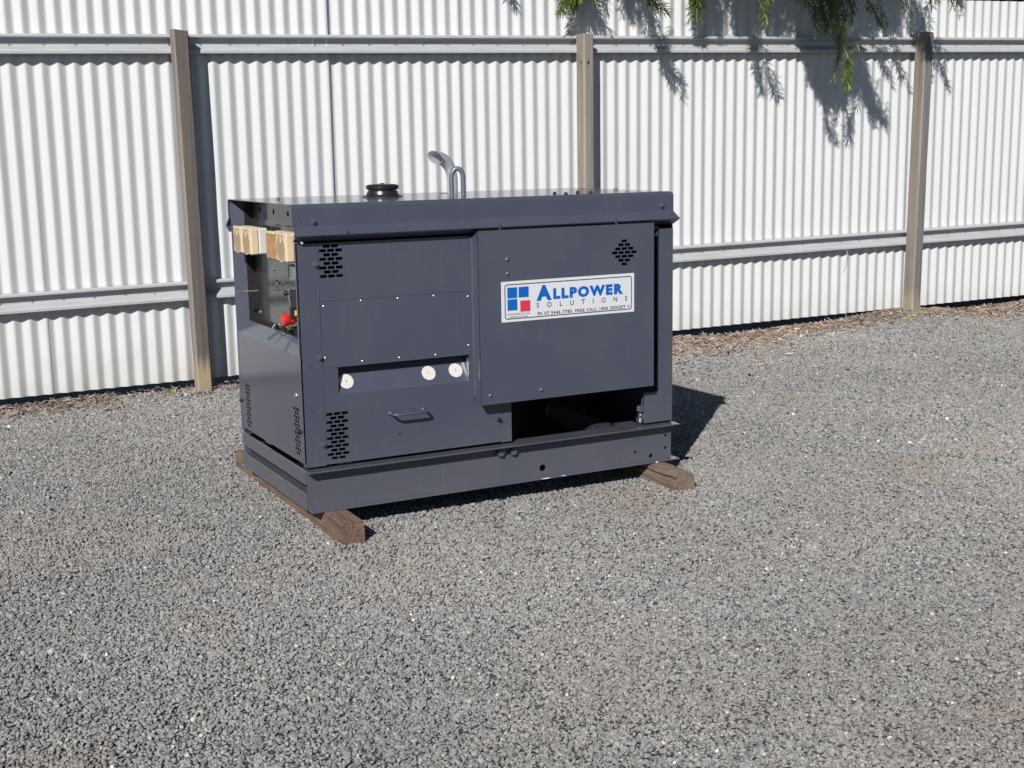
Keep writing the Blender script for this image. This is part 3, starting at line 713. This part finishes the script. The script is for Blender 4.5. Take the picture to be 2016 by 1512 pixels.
# exhaust pipe with cut bend and two guard hoops
ex, ey = .7850, .545
bd = Vector((-.97, -.24, 0))
path = [Vector((ex, ey, H-.002))]+[Vector((ex, ey, H+dz))+bd*dx for dx, dz in ((0, .03), (0, .055), (.004, .076), (.012, .094), (.025, .110), (.041, .121), (.059, .127), (.076, .128))]
b = MB().use(STEELP); n = 24
b.tube(path, [.0200, .0200, .0200, .0203, .0208, .0214, .0222, .0232, .0245], n, cap=False)
mouth = Vector((-.80, -.42, -.42)).normalized(); c_ = Vector(path[-1])
for k in range(len(b.v)-n, len(b.v)):
    p_ = Vector(b.v[k]); b.v[k] = tuple(p_-bd*((p_-c_).dot(Vector((0, 0, 1)))*-.55+(p_-c_).dot(Vector((.24, -.97, 0)))*.5))
part('exhaust_pipe', b).__setitem__('label', 'silver exhaust pipe bending to the left with a slanted mouth')
def hoop(x, y, dx, dy, hgt_, r=.0062):
    pts = [(x-dx, y-dy, H-.002), (x-dx, y-dy, H+hgt_-.03)]
    for a in np.linspace(math.pi, 0, 11)[1:-1]: pts.append((x+dx*math.cos(a), y+dy*math.cos(a), H+hgt_-.03+.030*math.sin(a)))
    pts += [(x+dx, y+dy, H+hgt_-.03), (x+dx, y+dy, H-.002)]
    b = MB().use(GALVD); b.tube(pts, r, 12); return b
GALVD = mat('dull_grey_tube', (.15, .165, .20), .4, .4)
part('lifting_hoop', hoop(.6560, .2310, .019, -.006, .092, .0084))
b = MB().use(BLACKM); b.bbox(ex-.05, ex-.018, ey-.002, ey+.002, H, H+.0008, .0002); part('roof_slot', b)

# left end ------------------------------------------------------------
Dd, cc2, zB, zT = .035, .045, .5590, 1.0235
D2 = .062
y0o, y1o = .005, .690
y0i, y1i, zBi, zTi = y0o+cc2, y1o-cc2, zB+cc2, zT-cc2
b = MB().use(PAINT)
b.quad((0, y1o, zB), (0, y1o, zT), (Dd, y1i, zTi), (Dd, y1i, zBi))
b.quad((0, y0o, zB), (0, y1o, zB), (Dd, y1i, zBi), (Dd, y0i, zBi))
b.quad((0, y0o, zB), (0, y0o, zT), (Dd, y0i, zTi), (Dd, y0i, zBi))
b.use(BLACKM); b.add([(0, y1o, zT), (Dd, y1i, zTi), (Dd, y1i, zT)], [(0, 1, 2)]); b.add([(.001, y0o, zT-.0005), (.001, y1o, zT-.0005), (D2, y1o, zT-.0005), (D2, y0o, zT-.0005)], [(0, 1, 2, 3)])  # black triangle above the mitre stands in for shade under the roof
zTi = zT-.001
ef = part('end_frame', b); ef['label'] = 'bevelled frame round the recessed control panel'
b = MB().use(BLACKM)
b.quad((Dd, y1i, zBi), (Dd, y1i, zTi), (D2, y1i, zTi), (D2, y1i, zBi)); b.quad((Dd, y0i, zBi), (Dd, y0i, zTi), (D2, y0i, zTi), (D2, y0i, zBi))
b.quad((Dd, y0i, zBi), (Dd, y1i, zBi), (D2, y1i, zBi), (D2, y0i, zBi)); b.quad((Dd, y0i, zTi), (Dd, y1i, zTi), (D2, y1i, zTi), (D2, y0i, zTi))
part('recess_lining', b)
b = MB().use(BLACKP); b.plate('x', D2, y0i, y1i, zBi, zTi, circs=[(.542, .9895, .0095), (.396, .9885, .0095), (.247, .987, .0095)], t=.0008)
cpn = part('control_panel', b); cpn['label'] = 'recessed glossy black control panel'
b = MB().use(PAINT); b.bbox(D2-.012, D2-.001, y0i+.005, y1i-.005, .842, .849, .001); obj('socket_shelf', b, cpn, (D2, .3, .845))
HALFPI = math.pi/2
# lower left panel with vents
b = MB().use(PAINT)
b.plate('x', 0, .002, .690, .222, zB, rects=bricks(.0375, .3933, .0138, .0093, .0196, .01285, 12)+bricks(.5665, .3864, .0142, .0093, .0205, .01285, 12), t=.0006)
b.quad((0, .002, .222), (0, .690, .222), (.02, .690, .222), (.02, .002, .222))
ll = part('lower_end_panel', b); ll['label'] = 'lower left end panel with two upright brick vents'
b = MB().use(GALV); b.lathe((0, .060, .432), (-1, 0, 0), [(0, .010), (.003, .009), (.005, .005), (.0055, 0)], 16); obj('push_knob', b, ll, (0, .06, .432))
for y_, z_ in ((.03, .322), (.672, .318)): mesh_copy('bolt', BLKB, ll, (0, y_, z_), (0, 0, -HALFPI))
b = MB().use(PAINT); b.bbox(-.001, .02, .674, .692, .05+.16, zB, .001); part('edge_strip', b)
b = MB().use(GALV); b.bbox(.012, .02, .40, .46, .206, .214, .002); part('floor_clip', b)
# sockets
def socket(y0_, amber=False, label=''):
    s_ = bpy.data.objects.new('power_socket', None)
    b = MB().use(AMBER if amber else CREAM); w2 = .098; xf = -.018; z0_, z1_ = .849, .934
    b.bbox(xf, .010, y0_, y0_+w2, z0_, z1_, .004)
    o = obj('power_socket', b, GEN, (0, y0_, z0_)); o['label'] = label
    b = MB().use(WHITEP); b.bbox(.0102, .0405, y0_-.002, y0_+w2+.002, z0_+.001, z1_+.002, .004); obj('back_box', b, o, (.01, y0_, z0_))
    cy_ = y0_+w2*.50; cz_ = (z0_+z1_)/2-.002
    if not amber:
        b = MB().use(CREAM); b.lathe((xf, cy_, cz_), (-1, 0, 0), [(0, .0415), (.0012, .0415), (.0012, .038)], 28)
        b.use(CREAM2); b.lathe((xf-.0008, cy_, cz_), (-1, 0, 0), [(0, .038), (0.0, 0)], 28)
        b.use(WHITEP); b.bbox(xf-.003, xf-.0005, cy_-.008, cy_+.004, cz_+.018, cz_+.034, .001)
        obj('socket_face', b, o, (xf, cy_, cz_))
    b = MB().use(CREAM); b.bbox(xf-.003, xf+.014, y0_+.012, y0_+w2-.012, z1_-.006, z1_+.004, .002); obj('hinge_cover', b, o, (xf, y0_, z1_))
    return o
bpy.data.objects.remove(bpy.data.objects['power_socket']) if 'power_socket' in bpy.data.objects else None
_s = socket
def socket(*a, **k):
    o = _s(*a, **k)
    for q in list(bpy.data.objects):
        if q.type == 'EMPTY' and q.name.startswith('power_socket'): bpy.data.objects.remove(q)
    return o
socket(.508, label='cream power socket nearest the rear edge'); socket(.404, label='cream power socket second from the rear edge')
socket(.141, True, label='amber brown flap covered power outlet'); socket(.036, label='cream power socket nearest the front post')
# small fittings on the control panel
def cyl(b, c, ax, pr, n=16): b.lathe(c, ax, pr, n)
b = MB().use(GLASS); b.bbox(D2-.010, D2-.0005, .105, .235, .768, .824, .002); b.use(GREY)
for q in ((.103, .237, .822, .826), (.103, .237, .765, .769)): b.bbox(D2-.011, D2-.0006, q[0], q[1], q[2], q[3], .0005)
b.bbox(D2-.011, D2-.0006, .233, .237, .7692, .8218, .0005); obj('digital_meter', b, cpn, (D2, .17, .79))
b = MB().use(BLACKM); b.bbox(D2-.030, D2-.0005, .100, .170, .690, .752, .003); b.bbox(D2-.040, D2-.03, .14, .155, .66, .70, .002); obj('breaker', b, cpn, (D2, .13, .7))
b = MB().use(CHROME); cyl(b, (D2, .205, .735), (-1, 0, 0), [(0, .006), (.014, .006), (.014, .004), (.03, .003)]); b.tube([(D2-.02, .205, .752), (D2-.022, .205, .725), (D2-.02, .20, .706)], .0035, 8); obj('toggle_switch', b, cpn, (D2, .2, .73))
b = MB().use(BLACKM); cyl(b, (D2-.026, .212, .738), (-1, 0, 0), [(0, .007), (.006, .009), (.012, .006), (.013, 0)]); obj('switch_knob', b, cpn, (D2, .21, .738))
b = MB().use(CHROME); cyl(b, (D2, .31, .762), (-1, -.2, 0), [(0, .003), (.022, .003), (.022, .0045), (.030, .0045), (.030, 0)], 10); obj('indicator_lamp', b, cpn, (D2, .31, .76))
b = MB().use(YEL); cyl(b, (D2, .180, .662), (-1, 0, 0), [(0, .034), (.003, .034), (.004, .03), (.004, 0)], 28); obj('warning_ring', b, cpn, (D2, .15, .662))
b = MB().use(RED); cyl(b, (D2-.004, .190, .656), (-1, 0, 0), [(0, .012), (.012, .012), (.013, .017), (.026, .018), (.028, .0145), (.030, .0145), (.032, .0205), (.046, .0215), (.050, .017), (.051, 0)], 28); obj('emergency_stop_button', b, cpn, (D2, .16, .66))
b = MB().use(BRASS)
for k in range(2):
    pts = [(D2-.030-.004*k+.004*math.sin(a), .245+.016*math.cos(a), .655+.020*math.sin(a)) for a in np.linspace(0, 6.28, 20)]; b.tube(pts, .0013, 6, cap=False)
obj('key_ring', b, cpn, (D2, .245, .655))
b = MB().use(CHROME); cyl(b, (D2, .235, .618), (-1, 0, 0), [(0, .008), (.006, .009), (.024, .009), (.024, .006), (.028, .006)], 14)
b.bbox(-.010, .038, .232, .245, .610, .630, .003, Matrix.Translation((0.012, .24, .62)) @ Matrix.Rotation(R(38), 4, 'Y') @ Matrix.Translation((-.012, -.24, -.62)))
b.tube([(.010, .238, .612), (-.012, .25, .596), (-.022, .255, .588)], .0042, 10); b.lathe((.018, .24, .628), (-1, 0, .4), [(0, .009), (.008, .009), (.008, 0)], 12)
obj('drain_valve', b, cpn, (D2, .24, .62))
b = MB().use(BLACKM); cyl(b, (D2, .165, .618), (-1, 0, 0), [(0, .007), (.020, .007), (.022, .0)]); b.tube([(D2-.02, .125, .635), (D2-.024, .120, .618), (D2-.022, .12, .60)], .008, 10); obj('black_plug', b, cpn, (D2, .16, .61))
b = MB().use(YEL); b.tube([(D2-.01, .118, .66), (D2-.018, .116, .645), (D2-.02, .118, .630)], .004, 8); obj('yellow_lead', b, cpn, (D2, .12, .65))
for y_, z_, mt_ in ((.425, .798, GALV), (.345, .612, BLACKM), (.600, .636, GALV)):
    b = MB().use(mt_); cyl(b, (0, 0, 0), (-1, 0, 0), [(0, .0065), (.003, .0065), (.004, .004), (.005, 0)], 12); mesh_copy('screw_head', b.mesh('screw_head'), cpn, (D2, y_, z_))
b = MB().use(BLACKM); b.bbox(D2-.003, D2-.0006, .395, .399, .752, .764, .0004); obj('key_slot', b, cpn, (D2, .397, .758))
b = MB().use(GALV); b.tube([(.045, .560, .7145), (-.030, .560, .7150)], .0032, 10); b.lathe((.008, .560, .7147), (-1, 0, 0), [(0, .008), (.003, .008), (.003, .005), (.010, .005), (.010, 0)], 6); obj('door_stud', b, ef, (.01, .56, .715))
# closing panels
b = MB().use(PAINT); b.box(.005, 1.376, W-.009, W-.007, .185, BT+.06); part('rear_panel', b)
b = MB().use(PAINT); b.box(1.376, 1.3785, .004, W-.004, .185, BT+.01); part('right_end_panel', b)
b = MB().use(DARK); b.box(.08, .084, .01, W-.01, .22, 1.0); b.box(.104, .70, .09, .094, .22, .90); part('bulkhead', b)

# sign ----------------------------------------------------------------
SX0, SX1, SZ0, SZ1 = .6725, 1.1862, .6214, .7545; SW, SH = SX1-SX0, SZ1-SZ0; ys_ = d0-.0012
b = MB().use(WHITES); b.bbox(SX0, SX1, ys_, d0-.0002, SZ0, SZ1, .0003)
sign = part('sign', b); sign['label'] = 'white ALLPOWER SOLUTIONS sign with blue and red squares'
def sxy(u, v): return SX0+u*SW, SZ1-v*SH
def rect(name, u0, u1, v0, v1, m, lab=None):
    a = sxy(u0, v1); c = sxy(u1, v0); b = MB().use(m); b.box(a[0], c[0], ys_-.0005, ys_-.0001, a[1], c[1]); o = obj(name, b, sign, (a[0], ys_, a[1]))
    if lab: o['label'] = lab
rect('logo_square', .043, .1135, .150, .415, BLUE, 'upper left blue square'); rect('logo_square', .124, .197, .150, .410, BLUE, 'upper right blue square')
rect('logo_square', .043, .1135, .440, .717, BLUE, 'lower left blue square'); rect('logo_square', .135, .208, .490, .765, SRED, 'lower right red square')
def rrect(u0, u1, v0, v1, r, t):
    a = sxy(u0, v1); c = sxy(u1, v0); out = []
    for rr_, ins in ((r, 0), (r-t, t)):
        q = []
        for cx_, cz_, a0 in ((c[0]-r, c[1]-r, 0), (a[0]+r, c[1]-r, 90), (a[0]+r, a[1]+r, 180), (c[0]-r, a[1]+r, 270)):
            for k in range(7): an = R(a0+k*15); q.append((cx_+rr_*math.cos(an), ys_-.0004, cz_+rr_*math.sin(an)))
        out.append(q)
    n = len(out[0]); b = MB().use(GREY); b.add(out[0]+out[1], [(k, (k+1) % n, n+(k+1) % n, n+k) for k in range(n)]); return b
obj('sign_border', rrect(.0225, .981, .068, .935, .010, .0032), sign, (SX0, ys_, SZ0))
def text(s_, u0, u1, v0, v1, m, bold=0, spacing=1.0, name='lettering', shear=0):
    cu = bpy.data.curves.new('txt', 'FONT'); cu.body = s_; cu.offset = bold; cu.space_character = spacing; cu.size = 1; cu.extrude = 0; cu.shear = shear; cu.resolution_u = 3
    o = bpy.data.objects.new('txt', cu); COL.objects.link(o); dg = bpy.context.evaluated_depsgraph_get()
    me = bpy.data.meshes.new_from_object(o.evaluated_get(dg)); bpy.data.objects.remove(o); 
    n = len(me.vertices); a = np.empty(n*3, np.float32); me.vertices.foreach_get('co', a); a = a.reshape(-1, 3)
    lo, hi = a.min(0), a.max(0); p0 = sxy(u0, v1); p1 = sxy(u1, v0)
    q = np.empty_like(a); q[:, 0] = (a[:, 0]-lo[0])/(hi[0]-lo[0])*(p1[0]-p0[0]); q[:, 2] = (a[:, 1]-lo[1])/(hi[1]-lo[1])*(p1[1]-p0[1]); q[:, 1] = -.0005
    me.vertices.foreach_set('co', q.ravel()); me.materials.clear(); me.materials.append(m); me.update()
    return obj(name, me, sign, (p0[0], ys_, p0[1]))
text('A', .253, .366, .142, .530, BLUE, .06)
text('LLPOWER', .377, .912, .242, .520, BLUE, .065, 1.26)
text('S O L U T I O N S', .254, .944, .576, .702, GREY, .012, 2.05)
text('Ph 07 5446 7785', .262, .516, .806, .895, GREY, .03, 1.22)
text('FREE CALL 1800 GENSET', .541, .932, .812, .895, GREY, .03, 1.22)
text('R', .9525, .9625, .825, .880, GREY, .0)
b = MB().use(GREY); P = Vector((*[sxy(.9575, .852)[0]], ys_-.0005, sxy(.9575, .852)[1])); b.lathe(P, (0, -1, 0), [(0, .0052), (0, .0045)], 20); obj('registered_mark', b, sign, P)
text('POWER GENERATION AND', .038, .202, .792, .832, GREY, 0, 1, shear=.25); text('PUMPING SOLUTIONS', .054, .188, .862, .902, GREY, 0, 1, shear=.25)

# ------------------------------------------------------------------ overhanging tree
LEAF = mat('narrow_green_leaf', (.075, .12, .02), .5)
m_ = LEAF; at = nd(m_, 'ShaderNodeAttribute', attribute_name='tone')
lk(m_, ramp(m_, at.outputs['Fac'], [(0, (.03, .05, .012)), (.5, (.085, .135, .02)), (1, (.20, .26, .035))]), bs(m_).inputs['Base Color'])
mo = m_.node_tree.nodes['Material Output']; tl = nd(m_, 'ShaderNodeBsdfTranslucent'); tl.inputs[0].default_value = (.16, .24, .02, 1)
ms = nd(m_, 'ShaderNodeMixShader'); ms.inputs[0].default_value = .28; lk(m_, bs(m_).outputs[0], ms.inputs[1]); lk(m_, tl.outputs[0], ms.inputs[2]); lk(m_, ms.outputs[0], mo.inputs[0])
BARK = mat('grey_brown_bark', (.16, .12, .09), .9); bump(BARK, noise(BARK, pos(BARK, (1, 1, .3)), 40, 5), .8, .01)
tree = thing('tree', 'overhanging tree with drooping narrow green leaves at the top right of the fence', 'tree', (4.6, 4.3, float(hgt(4.6, 4.3))))
LV, LF, LT = [], [], []
tw = MB().use(BARK)
Sh = Vector((1.084, 1.107, -1.0253))
def from_shadow(s_, z_, d):
    P = Vector((F0.x+FD.x*s_, F0.y+FD.y*s_, z_)); k = d/abs(Sh.dot(FN)); return P-Sh*k
def leaf(p, d, l, wd, tone):
    side = d.cross(Vector((random.gauss(0, 1), random.gauss(0, 1), random.gauss(0, 1)))).normalized(); nrm = side.cross(d).normalized()
    c = random.uniform(-.25, .25); o = len(LV)
    p1 = p+d*l*.35+nrm*c*l*.10; p2 = p+d*l*.7+nrm*c*l*.25; p3 = p+d*l+nrm*c*l*.5
    LV.extend([p-side*wd*.3, p+side*wd*.3, p1-side*wd*.5, p1+side*wd*.5, p2-side*wd*.42, p2+side*wd*.42, p3])
    LF.extend([(o, o+1, o+3, o+2), (o+2, o+3, o+5, o+4), (o+4, o+5, o+6)]); LT.extend([tone]*7)
def sprig(top, tip, dens=170, ll=.056, tone=None, stem=.0014):
    top, tip = Vector(top), Vector(tip); Ld = (tip-top).length; n = max(4, int(Ld*dens)); ax = (tip-top).normalized()
    sag = Vector((random.gauss(0, .05), random.gauss(0, .05), random.gauss(0, .03)))*Ld
    pts = [top.lerp(tip, t)+sag*math.sin(math.pi*t) for t in np.linspace(0, 1, 6)]; tw.tube(pts, [stem*1.4-stem*.2*i for i in range(6)], 5, cap=False)
    base = random.uniform(.15, .7) if tone is None else tone; a = random.uniform(0, 6)
    u = ax.cross(Vector((0, 1, .1))).normalized(); w_ = ax.cross(u)
    for i in range(n):
        t = (i+.5)/n; p = top.lerp(tip, t)+sag*math.sin(math.pi*t); a += 2.4+random.gauss(0, .3)
        opn = random.uniform(.5, 1.35)*(1-.5*t*t)
        d = (ax*1.0+(u*math.cos(a)+w_*math.sin(a))*opn+Vector((0, 0, .05))).normalized()
        leaf(p, d, ll*random.uniform(.65, 1.2)*(1-.35*(t > .93)), .0062, min(1, max(0, base+random.gauss(0, .12)+.2*t)))
FR = [([(2.44, 2.02), (2.52, 1.80), (2.60, 1.60)], .05, .45), ([(1.60, 1.95), (1.74, 1.62), (1.80, 1.45)], .12, .44), ([(1.75, 2.0), (1.88, 1.70), (1.95, 1.5)], .12, .46), ([(1.2, 2.35), (1.25, 1.9)], .13, .38), ([(2.0, 2.4), (2.05, 1.88)], .13, .42), ([(-.10, 2.12), (-.04, 1.98), (.02, 1.86)], .05, .13), ([(.40, 2.2), (.43, 1.97)], .05, .15), ([(.80, 2.2), (.86, 1.86)], .05, .16), ([(1.62, 2.3), (1.68, 1.92)], .08, .17), ([(1.9, 2.3), (1.98, 1.95)], .08, .18), ([(2.2, 2.35), (2.3, 2.02)], .06, .16), ([(0.026, 2.195), (0.058, 2.026), (0.141, 1.85)], 0.097, 0.18), ([(-0.106, 2.105), (0.024, 1.911), (-0.06, 1.809)], 0.055, 0.15),
([(0.329, 2.264), (0.449, 1.979), (0.537, 1.776), (0.635, 1.509)], 0.047, 0.62), ([(0.502, 1.775), (0.573, 1.658), (0.699, 1.554)], 0.031, 0.4),
([(0.311, 2.12), (0.346, 1.918)], 0.069, 0.3), ([(0.854, 2.286), (0.894, 1.991), (0.878, 1.827)], 0.145, 0.25),
([(1.036, 2.293), (1.199, 1.878), (1.233, 1.695), (1.279, 1.495)], 0.04, 0.66), ([(1.27, 1.727), (1.323, 1.573), (1.384, 1.454)], 0.018, 0.48),
([(1.146, 2.328), (1.15, 2.089), (1.117, 1.846)], 0.138, 0.32), ([(1.373, 2.247), (1.382, 1.851)], 0.103, 0.36),
([(1.599, 2.409), (1.648, 2.074), (1.655, 1.826), (1.827, 1.448)], 0.172, 0.46), ([(1.679, 1.669), (1.755, 1.416), (1.819, 1.191)], 0.030, 0.98),
([(1.861, 1.608), (1.942, 1.383), (1.978, 1.195)], 0.038, 0.38), ([(1.892, 1.893), (2.024, 1.609), (2.223, 1.317)], 0.062, 0.6),
([(1.97, 1.958), (2.066, 1.609), (2.126, 1.334)], 0.046, 0.85), ([(2.037, 2.336), (2.17, 2.09), (2.219, 1.9)], 0.138, 0.45),
([(2.009, 2.022), (2.162, 1.771), (2.265, 1.604)], 0.040, 0.6), ([(2.24, 1.9), (2.372, 1.585)], 0.024, 0.45), ([(2.462, 2.098), (2.583, 1.826)], 0.041, 0.42),
([(2.605, 1.81), (2.699, 1.68), (2.767, 1.554)], 0.030, 0.5), ([(-0.458, 2.12), (-0.423, 1.97)], 0.03, 0.2), ([(2.288, 2.22), (2.358, 2.07)], 0.041, 0.2),
([(2.799, 2.239), (2.852, 2.084)], 0.028, 0.3), ([(0.676, 2.22), (0.804, 1.959), (0.842, 1.751)], 0.048, 0.2), ([(1.486, 2.312), (1.536, 1.885)], 0.09, 0.3),
([(1.796, 2.356), (1.853, 1.861)], 0.138, 0.4), ([(2.265, 2.282), (2.311, 1.902)], 0.055, 0.42)]
tops = []
def frond(pts, wd, d, mult, tone=None):
    P = [from_shadow(s_, z_, d*random.uniform(.96, 1.04)) for s_, z_ in pts]
    tops.append(P[0])
    tw.tube([P[0]+Vector((0, 0, .08))]+P, [.003]*(len(P)+1), 5, cap=False)
    for a_, b_ in zip(P[:-1], P[1:]):
        seg = (b_-a_).length; nS = max(2, int(round(seg/.10*(wd/.045)**1.15*mult)))
        for i in range(nS):
            t = (i+random.random())/nS; q = a_.lerp(b_, t)
            o_ = FD*random.uniform(-wd, wd)*.62+FN*random.gauss(0, .035)
            ln = random.uniform(.12, .19); dr_ = ((b_-a_).normalized()+Vector((0, 0, -.5))+FD*random.gauss(0, .42)).normalized()
            sprig(q+o_-dr_*ln*.8, q+o_+dr_*ln*.2, 170, tone=tone)
    dr_ = (P[-1]-P[-2]).normalized(); sprig(P[-1]-dr_*min(.16, (P[-1]-P[-2]).length), P[-1], 210, tone=tone)
for pts, wd, d in FR:
    if wd >= .048 and d > .24:
        frond(pts, wd, d, .9, .2)  # dark leaf tone paints in the shade of the layers above
        frond(pts, wd, d+.48, 3.0); frond(pts, wd*1.1, d+.75, 1.6)  # copies out of view, added towards the sun to shade these fronds
    else: frond(pts, wd, d, 4.6 if d < .24 else 3.2)
# crown above the frame, over and behind the fence
for _ in range(430):
    s_ = random.uniform(-.5, 3.1); off_ = random.uniform(-1.3, .42); z_ = random.uniform(2.35, 3.3)
    # keep the crown's shadow on the part of the fence it shades in the photograph
    zs = z_-max(0, off_)*.88
    if off_ > 0 and zs < 2.12: continue
    q = fp(s_, 0, off_); q.z = z_; dr_ = Vector((random.gauss(0, .4), random.gauss(0, .4), -1)).normalized(); ln = random.uniform(.14, .24)
    sprig(q, q+dr_*ln, 120)
me = bpy.data.meshes.new('foliage'); me.from_pydata([tuple(v_) for v_ in LV], [], LF); at_ = me.attributes.new('tone', 'FLOAT', 'POINT'); at_.data.foreach_set('value', np.array(LT, np.float32)); me.materials.append(LEAF)
fo = obj('foliage', me, tree); fo['kind'] = 'stuff'
obj('twigs', tw, tree)['kind'] = 'stuff'
b = MB().use(BARK); base = WORLD['tree']
b.tube([base, base+Vector((.03, -.05, .9)), base+Vector((-.04, -.1, 1.7)), base+Vector((-.2, -.35, 2.5)), base+Vector((-.35, -.6, 3.2))], [.11, .095, .08, .06, .035], 14); obj('trunk', b, tree)
hub = base+Vector((-.2, -.35, 2.5))
for tp in [fp(.1, 0, .2)+Vector((0, 0, 2.45)), fp(.9, 0, .3)+Vector((0, 0, 2.5)), fp(1.6, 0, .45)+Vector((0, 0, 2.6)), fp(2.2, 0, .4)+Vector((0, 0, 2.55)), fp(2.9, 0, .3)+Vector((0, 0, 2.5))]:
    b = MB().use(BARK); mid = hub.lerp(tp, .55)+Vector((0, 0, .28)); b.tube([hub, hub.lerp(mid, .5)+Vector((0, 0, .08)), mid, tp.lerp(mid, .4)+Vector((0, 0, .05)), tp], [.04, .032, .024, .014, .006], 8); obj('branch', b, tree)
    near = sorted(tops, key=lambda q: (q-tp).length)[:7]
# dark hedge behind the fence top on the right
HEDGE = mat('dark_hedge_leaf', (.03, .045, .018), .8)
b = MB().use(HEDGE)
for _ in range(20000):
    s_ = random.uniform(3.0, 9.5); q = fp(s_, 0, -random.uniform(.8, 1.8)); q.z = random.uniform(.2, 2.9+.3*math.sin(s_*2)); a = Vector((random.gauss(0, 1), random.gauss(0, 1), random.gauss(0, 1))).normalized()*.08; c_ = a.cross(Vector((random.gauss(0, 1), random.gauss(0, 1), random.gauss(0, 1)))).normalized()*.055
    b.add([q-a, q+c_, q+a, q-c_], [(0, 1, 2, 3)])
hd = obj('hedge', b, None, (8, 4, 0)); tag(hd, 'dark hedge just showing above the fence at the top right corner', 'hedge')
